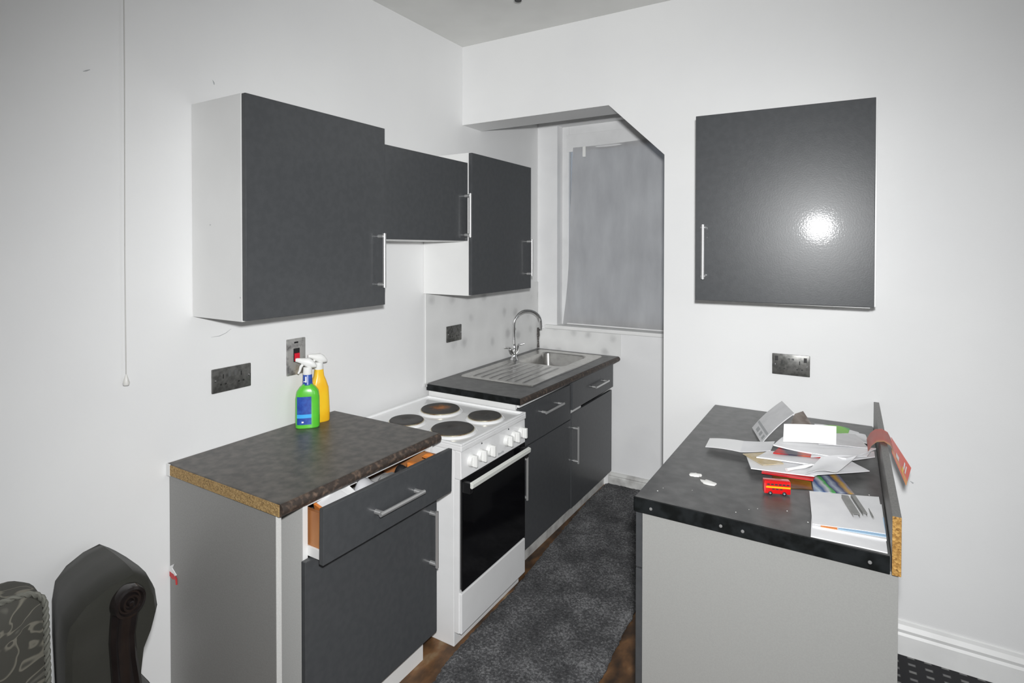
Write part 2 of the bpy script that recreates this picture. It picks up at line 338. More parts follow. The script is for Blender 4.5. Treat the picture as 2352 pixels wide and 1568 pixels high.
def sheet(c, th=0.0012, sag=0.0, wob=0.0, n=10, seed=0, curl=0.0):
    """a paper quad NL, NR, FR, FL as a slightly wavy slab of real thickness"""
    rnd = random.Random(seed); P = [Vector(q) for q in c]
    ph = [rnd.uniform(0, 6.28) for _ in range(4)]; fr = [rnd.uniform(2, 6) for _ in range(4)]
    bm = bmesh.new(); top = []; bot = []
    nn = (P[1]-P[0]).cross(P[3]-P[0]).normalized()
    if nn.z < 0: nn = -nn
    for i in range(n+1):
        for j in range(n+1):
            u, v = i/n, j/n
            p = P[0]*(1-u)*(1-v) + P[1]*u*(1-v) + P[2]*u*v + P[3]*(1-u)*v
            h = wob*(math.sin(fr[0]*u+ph[0])*math.cos(fr[1]*v+ph[1]) + 0.5*math.sin(fr[2]*(u+v)+ph[2])) - sag*4*u*(1-u) + curl*((2*u-1)**4 + (2*v-1)**4)
            top.append(bm.verts.new(p + nn*(h+th))); bot.append(bm.verts.new(p + nn*h))
    k = n+1
    for i in range(n):
        for j in range(n):
            a, b_, c_, d = i*k+j, (i+1)*k+j, (i+1)*k+j+1, i*k+j+1
            bm.faces.new((top[a], top[b_], top[c_], top[d])); bm.faces.new((bot[a], bot[d], bot[c_], bot[b_]))
    rim = [j for j in range(k)] + [i*k+n for i in range(1, k)] + [n*k+j for j in range(n-1, -1, -1)] + [i*k for i in range(n-1, 0, -1)]
    for a, b_ in zip(rim, rim[1:]+rim[:1]): bm.faces.new((top[a], bot[a], bot[b_], top[b_]))
    return bm
def loft(rings, bm=None, caps=True):
    out = bm or bmesh.new(); V = [[out.verts.new(p) for p in r] for r in rings]
    for A, B in zip(V, V[1:]):
        for k in range(len(A)): out.faces.new((A[k], A[(k+1) % len(A)], B[(k+1) % len(B)], B[k]))
    if caps: out.faces.new(V[0][::-1]); out.faces.new(V[-1])
    return out
def bar_handle(a, b_, out, off=0.035, r=0.006, inset=0.012):
    r *= 1.12
    """square-ish bar from a to b on a door face, standing off along `out`"""
    a, b_, out = Vector(a), Vector(b_), Vector(out).normalized(); d = (b_-a).normalized()
    bm = tube([a+out*off, b_+out*off], r, 12)
    for p in (a+d*inset, b_-d*inset): tube([p, p+out*off], r*1.15, 10, bm)
    return bm

# ------------------------------------------------------------------ the room shell
H = 2.857
XR, YB, AL = 4.4, -4.6, 0.955
LZ, BX, OW, SZ = 2.389, 0.931, 1.222, 2.109
struct('floor', box(-0.1, XR+0.1, YB-0.1, AL+0.3, -0.1, 0), 'old_boards')
struct('ceiling', box(-0.1, XR+0.1, YB-0.1, AL+0.3, H, H+0.1), 'ceiling_paint')
struct('wall_left', box(-0.1, 0, YB, AL+0.3, 0, H), 'wall_paint')
struct('wall_back', prism([(0, LZ), (BX, LZ), (OW, SZ), (OW, 0), (XR, 0), (XR, H), (0, H)], 'y', 0, 0.20), 'wall_paint')
WX0, WX1, WZ0, WZ1 = 0.163, 1.08, 1.078, 2.55
bm = box(0, WX0, AL, AL+0.2, 0, H); box(WX1, 1.45, AL, AL+0.2, 0, H, bm=bm)
box(WX0, WX1, AL, AL+0.2, 0, WZ0, bm=bm); box(WX0, WX1, AL, AL+0.2, WZ1, H, bm=bm)
struct('wall_alcove', bm, 'alcove_paint')
struct('wall_alcove_right', box(1.35, 1.45, 0.20, AL, 0, H), 'alcove_paint')
bm = box(XR, XR+0.1, YB, -2.55, 0, H); box(XR, XR+0.1, -1.25, 0.2, 0, H, bm=bm)
box(XR, XR+0.1, -2.55, -1.25, 0, 1.3, bm=bm); box(XR, XR+0.1, -2.55, -1.25, 2.5, H, bm=bm)
struct('wall_right', bm, 'wall_paint')
struct('wall_rear', box(-0.1, XR+0.1, YB-0.1, YB, 0, H), 'wall_paint')
wn = struct('window_2', box(XR+0.02, XR+0.07, -2.55, -2.49, 1.3, 2.5), 'window_paint')
bm = box(XR+0.02, XR+0.07, -1.31, -1.25, 1.3, 2.5); box(XR+0.02, XR+0.07, -2.49, -1.31, 1.3, 1.36, bm=bm); box(XR+0.02, XR+0.07, -2.49, -1.31, 2.44, 2.5, bm=bm); box(XR+0.02, XR+0.07, -1.93, -1.87, 1.36, 2.44, bm=bm)
struct('window_frame', bm, 'window_paint', wn)
for y0, y1 in ((-2.49, -1.93), (-1.87, -1.31)): struct('pane', box(XR+0.04, XR+0.046, y0, y1, 1.36, 2.44), 'glass_pane', wn)

# the alcove window: painted frame in a shallow reveal behind a grey blind
YF = AL + 0.10
win = struct('window_1', box(WX0, WX0+0.055, YF-0.02, YF+0.05, WZ0, WZ1, 0.004), 'window_paint')
bm = box(WX1-0.055, WX1, YF-0.02, YF+0.05, WZ0, WZ1, 0.004); box(WX0+0.055, WX1-0.055, YF-0.02, YF+0.05, WZ1-0.07, WZ1, 0.004, bm); box(WX0+0.055, WX1-0.055, YF-0.02, YF+0.05, WZ0, WZ0+0.06, 0.004, bm)
struct('window_frame', bm, 'window_paint', win)
struct('head_rail', box(WX0+0.04, WX1-0.04, YF-0.027, YF-0.0205, 2.36, WZ1-0.062, 0.003), 'window_paint', win)
struct('pane', box(WX0+0.055, WX1-0.055, YF+0.01, YF+0.016, WZ0+0.06, WZ1-0.07), 'glass_pane', win)
struct('window_sill', box(WX0-0.09, WX1+0.03, AL-0.028, YF-0.021, WZ0-0.020, WZ0+0.006, 0.005), 'trim_paint', win)
# skirting boards
sk = [(-0.018, 0), (-0.018, 0.085), (-0.013, 0.095), (-0.016, 0.108), (-0.008, 0.125), (-0.006, 0.138), (0, 0.14), (0, 0)]
struct('baseboard_right', prism([(p, q) for p, q in sk], 'x', 2.125, XR), 'trim_paint')
bm = prism([(AL+p*0.9, q*0.62) for p, q in sk], 'x', 0.56, 1.35)
struct('baseboard_alcove', bm, 'dirty_trim')
struct('baseboard_left', prism([(-p, q) for p, q in sk], 'y', YB, -1.725), 'trim_paint')

# bare splashback panel round the sink and its black corner bead
sp = struct('trim_1', box(0.0005, 0.006, -0.352, AL-0.001, 0.9015, 1.398, 0.001), 'splash_patchy', label='patchy bare splashback with grey adhesive dabs behind the sink')
struct('splash_panel', box(0.006, 0.655, AL-0.006, AL-0.0005, 0.9015, 1.052, 0.001), 'splash_patchy', sp)
struct('corner_bead', tube([(0.014, AL-0.014, 0.905), (0.013, AL-0.013, 0.96), (0.016, AL-0.016, 1.0), (0.012, AL-0.012, 1.055)], [0.010, 0.006, 0.011, 0.009], 8), 'sealant', sp, True)
bm = lathe([(0.02, 0), (0.016, 0.006), (0.006, 0.010), (0.0, 0.010)], (0.006, 0.60, 1.085), (1, 0, 0), 12)
struct('broken_fixing', bm, 'sealant', sp, True)

# ------------------------------------------------------------------ floor coverings
def slab(pts, z0, z1):
    return prism(pts, 'z', z0, z1)
rug_edge_l = [(0.72, -1.60), (0.690, -1.25), (0.668, -1.11), (0.648, -1.02), (0.640, -0.92), (0.634, -0.67), (0.634, -0.44), (0.617, -0.28), (0.599, -0.06), (0.578, 0.28), (0.558, 0.6), (0.556, 0.925)]
rug_edge_r = [(1.34, 0.925), (1.34, 0.22), (1.215, 0.19), (1.21, -0.02), (1.19, -0.22), (1.188, -0.30), (1.190, -0.45), (1.194, -0.575), (1.201, -0.694), (1.203, -0.80), (1.19, -1.1), (1.16, -1.60)]
bm = bmesh.new()
NU, NV = 60, 160
def lerp_edge(e, y):
    for (xa, ya), (xb, yb) in zip(e, e[1:]):
        lo, hi = min(ya, yb), max(ya, yb)
        if lo <= y <= hi and hi > lo:
            t = (y-ya)/(yb-ya); return xa + (xb-xa)*t
    return e[-1][0]
rv = []
for j in range(NV+1):
    y = -1.60 + 2.525*j/NV
    xl = lerp_edge(rug_edge_l, y) + random.uniform(-0.004, 0.004); xr = lerp_edge(rug_edge_r[::-1], y) + random.uniform(-0.004, 0.004)
    row = []
    for i in range(NU+1):
        u = i/NU; edge = min(u, 1-u)*NU
        z = 0.004 + 0.008*min(1, edge/1.5) + random.uniform(0, 0.004)
        row.append(bm.verts.new((xl+(xr-xl)*u, y, z)))
    rv.append(row)
for j in range(NV):
    for i in range(NU): bm.faces.new((rv[j][i], rv[j][i+1], rv[j+1][i+1], rv[j+1][i]))
bd = bmesh.ops.extrude_edge_only(bm, edges=[e for e in bm.edges if e.is_boundary])
for v in [g for g in bd['geom'] if isinstance(g, bmesh.types.BMVert)]: v.co.z = 0.0005
rug = obj('carpet_runner', bm, 'felt_carpet', None, True, (0.95, -0.3, 0))
tag(rug, 'charcoal felt carpet runner lying down the aisle between the units', 'carpet')
cp = struct('floor_carpet', slab([(2.13, -0.02), (XR-0.001, -0.02), (XR-0.001, YB+0.01), (1.5, YB+0.01), (1.5, -1.9), (2.13, -1.9)], 0.0005, 0.008), 'dash_carpet')

# ------------------------------------------------------------------ wall cabinets on the left wall
def wall_cab(name, label, y0, y1, z0, z1, d, hy, hz0, hz1, door_th=0.02):
    t = thing(name, label, 'wall cabinet', (0.0, (y0+y1)/2, z0))
    xf = d - door_th - 0.002; s = 0.018
    obj('side_panel', box(0.001, xf, y0, y0+s, z0, z1, 0.001), 'carcass_white', t)
    obj('side_panel', box(0.001, xf, y1-s, y1, z0, z1, 0.001), 'carcass_white', t)
    obj('top_panel', box(0.001, xf, y0+s, y1-s, z1-s, z1, 0.001), 'carcass_white', t)
    obj('bottom_panel', box(0.001, xf, y0+s, y1-s, z0, z0+s, 0.001), 'carcass_white', t)
    obj('back_panel', box(0.001, 0.006, y0+s, y1-s, z0+s, z1-s), 'carcass_white', t)
    dr = obj('door', box(d-door_th, d, y0+0.001, y1-0.001, z0+0.004, z1-0.001, 0.002), 'door_gloss', t)
    obj('handle', bar_handle((d, hy, hz0), (d, hy, hz1), (1, 0, 0), 0.032, 0.0065, 0.012), 'satin_steel', dr, True)
    return t
c1 = wall_cab('wall_cabinet', 'tall glossy grey wall cabinet with white sides nearest the hanging pull cord', -1.630, -0.984, 1.403, 2.156, 0.309, -1.022, 1.483, 1.709)
c2 = wall_cab('wall_cabinet', 'short glossy grey bridging wall cabinet above the cooker, between two taller ones', -0.981, -0.370, 1.682, 2.092, 0.302, -0.393, 1.704, 1.929)
c3 = wall_cab('wall_cabinet', 'tall glossy grey wall cabinet above the sink draining board', -0.365, 0.269, 1.399, 2.144, 0.324, 0.222, 1.481, 1.701)
obj('hanging_rail', box(0.002, 0.012, -0.975, -0.375, 2.094, 2.112, 0.001), 'door_gloss', c2)

# wall cabinet on the back wall, its door standing a little ajar on the hinge side
t = thing('wall_cabinet', 'wide glossy grey wall cabinet with a bright flash reflection, alone on the wall above papers', 'wall cabinet', (1.768, 0, 1.43))
x0, x1, z0, z1, yf = 1.452, 2.090, 1.432, 2.197, -0.295; s = 0.018
obj('side_panel', box(x0, x0+s, yf, -0.001, z0, z1, 0.001), 'carcass_white', t)
obj('side_panel', box(x1-s, x1, yf, -0.001, z0, z1, 0.001), 'carcass_white', t)
obj('top_panel', box(x0+s, x1-s, yf, -0.001, z1-s, z1, 0.001), 'carcass_white', t)
obj('bottom_panel', box(x0+s, x1-s, yf, -0.001, z0-0.006, z0+s, 0.001), 'carcass_white', t)
obj('back_panel', box(x0+s, x1-s, -0.006, -0.001, z0+s, z1-s), 'carcass_white', t)
hinge = Matrix.Translation((2.083, -0.300, 0)) @ Matrix.Rotation(R(2.6), 4, 'Z') @ Matrix.Translation((0, 0, z0)) @ Matrix.Rotation(R(0.5), 4, 'X') @ Matrix.Translation((0, 0, -z0))
dr = obj('door', box(-0.632, 0, -0.020, 0, z0, z1, 0.002, mtx=hinge), 'door_gloss', t)
hb = bar_handle((-0.597, -0.020, 1.522), (-0.597, -0.020, 1.746), (0, -1, 0), 0.032, 0.0065, 0.012)
bmesh.ops.transform(hb, matrix=hinge, verts=hb.verts[:]); obj('handle', hb, 'satin_steel', dr, True)

# ------------------------------------------------------------------ base unit nearest the armchair
t = thing('base_cabinet', 'grey base cabinet with a part-open cluttered drawer, beside the cooker and armchair', 'base cabinet', (0.3, -1.3, 0))
y0, y1, s = -1.625, -1.000, 0.018; XF = 0.578
obj('side_panel', box(0.04, XF, y0, y0+s, 0.0, 0.868, 0.001), 'panel_light', t)
obj('edge_band', box(XF, XF+0.002, y0, y0+s, 0.0, 0.868), 'carcass_white', t)
obj('side_panel', box(0.04, XF, y1-s, y1, 0.110, 0.868, 0.001), 'carcass_white', t)
obj('bottom_panel', box(0.04, XF, y0+s, y1-s, 0.11, 0.128, 0.001), 'carcass_white', t)
obj('back_panel', box(0.04, 0.048, y0+s, y1-s, 0.128, 0.868), 'carcass_white', t)
obj('front_rail', box(XF-0.04, XF, y0+s, y1-s, 0.852, 0.868, 0.001), 'carcass_white', t)
obj('plinth', box(0.535, 0.553, y0+s, y1-0.03, 0.0, 0.108, 0.001), 'carcass_white', t)
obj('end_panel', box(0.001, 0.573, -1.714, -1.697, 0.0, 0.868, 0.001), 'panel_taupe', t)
obj('edge_band', box(0.573, 0.575, -1.714, -1.697, 0.0, 0.868), 'panel_edge', t)
dr = obj('door', box(0.582, 0.600, -1.633, y1, 0.115, 0.695, 0.002), 'door_gloss', t)
obj('handle', bar_handle((0.600, -1.040, 0.40), (0.600, -1.040, 0.62), (1, 0, 0), 0.032, 0.0065, 0.012), 'satin_steel', dr, True)
tilt = Matrix.Translation((0.66, -1.32, 0.78)) @ Matrix.Rotation(R(-1.0), 4, 'X') @ Matrix.Translation((-0.66, 1.32, -0.78))
dw = obj('drawer', box(0.657, 0.675, -1.628, y1, 0.700, 0.868, 0.002, mtx=tilt), 'door_gloss', t)
obj('handle', bar_handle((0.675, -1.425, 0.782), (0.675, -1.205, 0.777), (1, 0, 0), 0.032, 0.0065, 0.012), 'satin_steel', dw, True)
obj('drawer_side', box(0.22, 0.657, -1.600, -1.586, 0.715, 0.838, 0.001), 'drawer_wood', dw)
obj('drawer_side', box(0.22, 0.657, -1.036, -1.022, 0.715, 0.838, 0.001), 'drawer_wood', dw)
obj('drawer_back', box(0.22, 0.234, -1.586, -1.036, 0.715, 0.838, 0.001), 'drawer_wood', dw)
obj('drawer_bottom', box(0.22, 0.657, -1.600, -1.022, 0.705, 0.715, 0.001), 'carcass_white', dw)
obj('runner', box(0.22, 0.640, -1.6065, -1.6005, 0.700, 0.730, 0.001), 'carcass_white', dw)

t = thing('worktop', 'worn brown-grey worktop with a bare chipboard end, carrying two spray bottles', 'worktop', (0.3, -1.35, 0.869))
obj('top', box(0.001, 0.603, -1.721, -0.990, 0.870, 0.909, 0.003), 'worktop_brown', t)
obj('front_edge', tube([(0.597, -1.7212, 0.8895), (0.597, -0.990, 0.8895)], 0.0192, 16), 'worn_edge', t, True)
bm = box(0.022, 0.600, -1.7235, -1.7205, 0.871, 0.906, 0.001)
obj('chipboard_end', bm, 'chipboard_pale', t)
obj('filler_patch', box(0.001, 0.022, -1.7245, -1.7205, 0.868, 0.909, 0.001), 'carcass_white', t)
# loose contents of the open drawer
def lump(c, rx, ry, rz, seed, rough=0.35, sub=3):
    bm = bmesh.new(); bmesh.ops.create_icosphere(bm, subdivisions=sub, radius=1.0)
    rnd = random.Random(seed); k = [Vector((rnd.uniform(-4, 4), rnd.uniform(-4, 4), rnd.uniform(-4, 4))) for _ in range(5)]
    for v in bm.verts:
        d = 1 + rough*sum(math.sin(v.co.dot(q)+i) for i, q in enumerate(k))/3.0
        v.co = Vector((v.co.x*rx*d, v.co.y*ry*d, max(-1, v.co.z)*rz*d)) + Vector(c)
    return bm
mm = Matrix.Translation((0.600, -1.53, 0.795)) @ Matrix.Rotation(R(14), 4, 'X') @ Matrix.Rotation(R(-12), 4, 'Z')
bx = thing('carton', 'small white medicine carton with orange corner edges in the open drawer', 'carton', (0.6, -1.53, 0.72))
obj('body', box(-0.03, 0.03, -0.035, 0.055, -0.060, 0.055, 0.002, mtx=mm), 'paper_white', bx)
obj('orange_band', box(-0.0305, 0.0305, -0.0356, -0.027, -0.0605, 0.0556, mtx=mm), 'orange_print', bx)
obj('blue_mark', box(0.0302, 0.0308, -0.018, -0.013, 0.0, 0.048, mtx=mm), 'sky_label', bx)
tag(obj('cardboard_flap', sheet([(0.650, -1.50, 0.838), (0.650, -1.455, 0.842), (0.590, -1.45, 0.862), (0.590, -1.49, 0.860)], 0.0015, 0, 0.003, 6, 3), 'paper_bright', None, True, (0.61, -1.46, 0.85)), 'cream card flap lying between carton and crumpled bag in the drawer', 'card')
tag(obj('plastic_bag', lump((0.600, -1.375, 0.792), 0.046, 0.066, 0.062, 4, 0.28), 'bag_plastic', None, True, (0.59, -1.375, 0.72)), 'crumpled pale plastic bag filling the middle of the open drawer', 'bag')
tag(obj('foil_packet', lump((0.606, -1.275, 0.800), 0.034, 0.040, 0.046, 8, 0.35), 'satin_steel', None, True, (0.6, -1.275, 0.72)), 'crinkled silver packet in the open drawer beside the plastic bag', 'packet')
tag(obj('black_cloth', lump((0.605, -1.205, 0.788), 0.042, 0.046, 0.062, 12, 0.25), 'black_cloth', None, True, (0.6, -1.205, 0.72)), 'bunched black cloth in the open drawer', 'cloth')
tag(obj('orange_packet', box(0.575, 0.640, -1.150, -1.128, 0.716, 0.838, 0.004), 'orange_print', None, False, (0.61, -1.135, 0.716)), 'flat orange packet standing up in the open drawer', 'packet')
tag(obj('orange_sachet', sheet([(0.645, -1.090, 0.838), (0.645, -1.055, 0.840), (0.60, -1.055, 0.846), (0.60, -1.090, 0.844)], 0.003, 0, 0.002, 6, 2), 'orange_print', None, True, (0.6, -1.07, 0.84)), 'orange sachet at the cooker end of the open drawer', 'sachet')

# red and white tag stuck behind the end panel
t = thing('torn_sticker', 'torn red and white sticker at the wall edge of the grey end panel', 'sticker', (0.05, -1.716, 0.52))
obj('white_part', prism([(0.006, 0.552), (0.030, 0.566), (0.020, 0.548), (0.046, 0.532), (0.036, 0.526), (0.004, 0.534)], 'y', -1.7170, -1.7145), 'label_white', t)
obj('red_part', prism([(0.004, 0.534), (0.030, 0.531), (0.046, 0.520), (0.048, 0.500), (0.042, 0.498), (0.038, 0.515), (0.022, 0.512), (0.004, 0.518)], 'y', -1.7172, -1.7147), 'paper_red', t)

# ------------------------------------------------------------------ spray bottles
def bottle(name, label, cx, cy, z, rot, body_m, kind):
    t = thing(name, label, 'spray bottle', (cx, cy, z))
    Rm = Matrix.Translation((cx, cy, z)) @ Matrix.Rotation(rot, 4, 'Z')
    if kind == 'square': prof = [(0, 0.043, 0.026), (0.004, 0.047, 0.030), (0.03, 0.048, 0.031), (0.125, 0.047, 0.031), (0.150, 0.043, 0.029), (0.166, 0.032, 0.025), (0.176, 0.020, 0.019), (0.180, 0.018, 0.018)]
    else: prof = [(0, 0.040, 0.026), (0.004, 0.043, 0.029), (0.05, 0.043, 0.029), (0.10, 0.041, 0.028), (0.145, 0.038, 0.027), (0.175, 0.028, 0.023), (0.195, 0.020, 0.019), (0.222, 0.017, 0.017)]
    def ring(h, a, b_, e=3.2, n=32):
        out = []
        for k in range(n):
            th = 2*math.pi*k/n; c, s_ = math.cos(th), math.sin(th)
            out.append(Rm @ Vector((a*math.copysign(abs(c)**(2/e), c), b_*math.copysign(abs(s_)**(2/e), s_), h)))
        return out
    obj('body', loft([ring(h, a, b_) for h, a, b_ in prof]), body_m, t, True)
    top = prof[-1][0]
    if kind == 'square':
        obj('neck_label', loft([ring(h, a, a, 2) for h, a in ((0.176, 0.0215), (0.180, 0.0195), (0.216, 0.0180), (0.218, 0.0170))]), 'blue_label', t, True)
        for h0, h1, m_ in ((0.018, 0.045, 'blue_label'), (0.045, 0.060, 'sky_label'), (0.060, 0.132, 'blue_label')):
            bm = bmesh.new(); pts = []
            for k in range(9):
                a = -0.040 + 0.056*k/8; e = 3.2
                bb = -0.0312*(1-abs(a/0.048)**e)**(1/e) - 0.0006
                pts.append(a); pts[-1] = (a, bb)
            for (a0, b0), (a1, b1) in zip(pts, pts[1:]):
                q = [Vector((a0, b0, h0)), Vector((a1, b1, h0)), Vector((a1, b1, h1)), Vector((a0, b0, h1))]
                bm.faces.new([bm.verts.new(Rm @ v) for v in q])
            bmesh.ops.remove_doubles(bm, verts=bm.verts[:], dist=1e-5)
            obj('label_panel', bm, m_, t)
        obj('printed_mark', box(-0.008, -0.003, -0.0203, -0.019, 0.188, 0.212, mtx=Rm), 'label_white', t)
        obj('printed_mark', box(-0.015, -0.008, -0.0175, -0.016, 0.190, 0.193, mtx=Rm), 'label_white', t)
        obj('printed_mark', box(-0.022, -0.014, -0.0330, -0.0318, 0.026, 0.032, mtx=Rm), 'label_white', t)
        top = 0.218
    obj('collar', loft([ring(top+h, a, a, 2) for h, a in ((0, 0.0175), (0.002, 0.0185), (0.028, 0.0165), (0.030, 0.014))]), 'plastic_white', t, True)
    z0 = top + 0.030
    sec = lambda x, zc, hw, hh: [Rm @ Vector((x, hw*math.cos(2*math.pi*k/14), zc + hh*math.sin(2*math.pi*k/14))) for k in range(14)]
    hd = obj('spray_head', loft([sec(-0.046, z0+0.030, 0.006, 0.007), sec(-0.040, z0+0.030, 0.0075, 0.0085), sec(-0.028, z0+0.027, 0.009, 0.011), sec(-0.012, z0+0.021, 0.012, 0.016), sec(0.006, z0+0.017, 0.014, 0.021), sec(0.022, z0+0.011, 0.013, 0.016), sec(0.032, z0+0.004, 0.009, 0.008), sec(0.036, z0+0.002, 0.004, 0.004)]), 'plastic_white', t, True)
    obj('trigger', tube([Rm @ Vector(p) for p in ((-0.016, 0, z0+0.014), (-0.026, 0, z0+0.002), (-0.030, 0, z0-0.014), (-0.036, 0, z0-0.026))], [0.006, 0.006, 0.005, 0.004], 10), 'plastic_white', hd, True)
    return t
bottle('spray_bottle', 'green spray bottle with a blue label, in front of the yellow one', 0.090, -1.209, 0.9092, R(48), 'green_plastic', 'square')
bottle('spray_bottle', 'yellow spray bottle with a white trigger, tucked behind the green one', 0.066, -1.131, 0.9092, R(70), 'yellow_plastic', 'round')

# ------------------------------------------------------------------ wall plates
def plate_left(name, label, y0, y1, z0, z1, kind):
    t = thing(name, label, 'socket' if kind != 'cooker' else 'switch', (0, (y0+y1)/2, z0))
    bx_ = 0.0005 if y0 < -0.36 else 0.0065
    obj('plate', box(bx_, bx_+0.009, y0, y1, z0, z1, 0.004), 'switch_steel' if kind == 'cooker' else 'plate_steel', t, True)
    w_, h_ = y1-y0, z1-z0; f = bx_+0.009
    if kind == 'double':
        for yc in (y0+0.27*w_, y0+0.73*w_):
            s_ = 1 if yc > (y0+y1)/2 else -1
            obj('pin_hole', box(f-0.002, f+0.0005, yc-0.002, yc+0.002, z0+0.56*h_, z0+0.74*h_), 'dark_slot', t)
            obj('pin_hole', box(f-0.002, f+0.0005, yc-0.013, yc-0.006, z0+0.30*h_, z0+0.36*h_), 'dark_slot', t)
            obj('pin_hole', box(f-0.002, f+0.0005, yc+0.006, yc+0.013, z0+0.30*h_, z0+0.36*h_), 'dark_slot', t)
            obj('rocker', box(f-0.002, f+0.003, yc-s_*0.024-0.005, yc-s_*0.024+0.005, z0+0.60*h_, z0+0.84*h_, 0.001), 'socket_insert', t)
        for yc in (y0+0.07*w_, y1-0.07*w_):
            obj('screw', lathe([(0.004, 0), (0.0035, 0.0015), (0, 0.002)], (f-0.0005, yc, z0+0.5*h_), (1, 0, 0), 12), 'chrome', t, True)
    else:
        yc = (y0+y1)/2
        rk = obj('rocker_frame', box(f-0.002, f+0.002, yc-0.016, yc+0.014, z0+0.36*h_, z0+0.73*h_, 0.001), 'dark_slot', t)
        obj('red_rocker', box(f, f+0.007, yc-0.013, yc+0.011, z0+0.38*h_, z0+0.60*h_, 0.002), 'red_switch', rk)
        obj('slot', box(f-0.002, f+0.0005, yc-0.012, yc+0.008, z1-0.020, z1-0.013), 'dark_slot', t)
plate_left('wall_socket', 'brushed steel double socket on the wall above the brown worktop', -1.565, -1.409, 1.111, 1.201, 'double')
plate_left('cooker_switch', 'tall steel cooker switch plate with a red rocker behind the spray bottles', -1.245, -1.153, 1.114, 1.267, 'cooker')
plate_left('wall_socket', 'small dark steel socket on the patchy splashback beside the tap', -0.172, -0.030, 1.100, 1.194, 'double')
t = thing('wall_socket', 'worn steel double socket on the white wall above the paper pile', 'socket', (1.787, 0, 1.088))
obj('plate', box(1.712, 1.862, -0.0095, -0.0005, 1.088, 1.180, 0.003), 'plate_steel', t, True)
for xc in (1.752, 1.822):
    s_ = 1 if xc > 1.787 else -1
    obj('pin_hole', box(xc-0.002, xc+0.002, -0.010, -0.008, 1.138, 1.154), 'dark_slot', t)
    obj('pin_hole', box(xc-0.013, xc-0.006, -0.010, -0.008, 1.114, 1.119), 'dark_slot', t)
    obj('pin_hole', box(xc+0.006, xc+0.013, -0.010, -0.008, 1.114, 1.119), 'dark_slot', t)
    obj('rocker', box(xc+s_*0.022-0.006, xc+s_*0.022+0.006, -0.0125, -0.008, 1.150, 1.170, 0.001), 'dark_slot', t)
for xc in (1.780, 1.795): obj('rocker', box(xc-0.005, xc+0.005, -0.0115, -0.008, 1.156, 1.164, 0.001), 'socket_insert', t)
for xc in (1.724, 1.850): obj('screw', lathe([(0.004, 0), (0.0035, 0.0015), (0, 0.002)], (xc, -0.009, 1.134), (0, -1, 0), 12), 'chrome', t, True)

# ------------------------------------------------------------------ pull cord and ceiling lampholder
t = thing('pull_cord', 'thin white pull cord hanging down the wall beside the tall cabinet', 'pull cord', (0.03, -1.857, H-0.03))
obj('ceiling_switch', lathe([(0.0, -0.03), (0.03, -0.03), (0.042, -0.02), (0.045, 0.0), (0.045, 0.029)], (0.052, -1.857, H-0.03)), 'plastic_white', t, True)
obj('cord', tube([(0.028, -1.857, H-0.05), (0.027, -1.856, 2.2), (0.027, -1.859, 1.6), (0.027, -1.858, 1.235)], 0.0016, 8), 'cord_white', t, True)
obj('toggle', lathe([(0.0, 0), (0.008, 0.001), (0.0095, 0.008), (0.006, 0.022), (0.003, 0.032), (0.0015, 0.036)], (0.027, -1.858, 1.208), seg=16), 'cord_toggle', t, True)
t = thing('lampholder', 'empty white bulb holder hanging just below the ceiling', 'lampholder', (0.68, -0.50, H))
obj('ceiling_rose', lathe([(0.0, -0.022), (0.020, -0.022), (0.036, -0.012), (0.038, -0.0005)], (0.68, -0.50, H), seg=24), 'plastic_white', t, True)
obj('holder', lathe([(0.013, 0.0), (0.0195, 0.0), (0.0195, 0.022), (0.015, 0.032), (0.010, 0.040)], (0.68, -0.50, 2.797), seg=24), 'plastic_white', t, True)
obj('socket_core', lathe([(0.0, 0.0), (0.015, 0.0), (0.017, 0.003), (0.0, 0.004)], (0.68, -0.50, 2.7925), seg=24), 'dark_slot', t, True)

# ------------------------------------------------------------------ cooker
y0, y1 = -0.908, -0.378
t = thing('cooker', 'white freestanding electric cooker with four solid hotplates and black oven door', 'cooker', (0.35, -0.643, 0))
obj('body', box(0.05, 0.616, y0, y1, 0.0, 0.815, 0.003), 'enamel', t)
obj('front_post', box(0.617, 0.640, y0, y0+0.012, 0.062, 0.698, 0.002), 'enamel', t)
obj('front_post', box(0.617, 0.640, y1-0.012, y1, 0.062, 0.698, 0.002), 'enamel', t)
bm = box(0.040, 0.655, y0-0.002, y1+0.002, 0.816, 0.838, 0.004)
hob = obj('hob', bm, 'enamel', t)
bm = box(0.040, 0.655, y0-0.002, y0+0.012, 0.836, 0.848, 0.004); box(0.040, 0.655, y1-0.012, y1+0.002, 0.836, 0.848, 0.004, bm); box(0.643, 0.655, y0+0.010, y1-0.010, 0.836, 0.848, 0.004, bm); box(0.040, 0.054, y0+0.010, y1-0.010, 0.836, 0.848, 0.004, bm)
obj('raised_rim', bm, 'enamel', hob)
for i, (px, py, r) in enumerate(((0.250, -0.785, 0.078), (0.268, -0.557, 0.094), (0.522, -0.540, 0.078), (0.506, -0.771, 0.094))):
    obj('plate_well', lathe([(r+0.016, 0.8375), (r+0.013, 0.842), (r+0.007, 0.8455), (r+0.003, 0.847)], (px, py, 0), seg=48), 'enamel', hob, True)
    hp = obj('hotplate', lathe([(r, 0.845), (r, 0.853), (r-0.003, 0.856), (r*0.30, 0.856), (r*0.26, 0.8535), (0, 0.8535)], (px, py, 0), seg=48), 'hob_rusty' if i == 1 else 'hob_iron', t, True)
    obj('trim_ring', lathe([(r+0.0035, 0.846), (r+0.0032, 0.850), (r, 0.8505), (r, 0.846)], (px, py, 0), seg=48), 'hob_rim', hp, True)
HOB_RUST.inputs['Location'].default_value = (-(0.268-0.35), -(-0.557+0.643), -0.856)
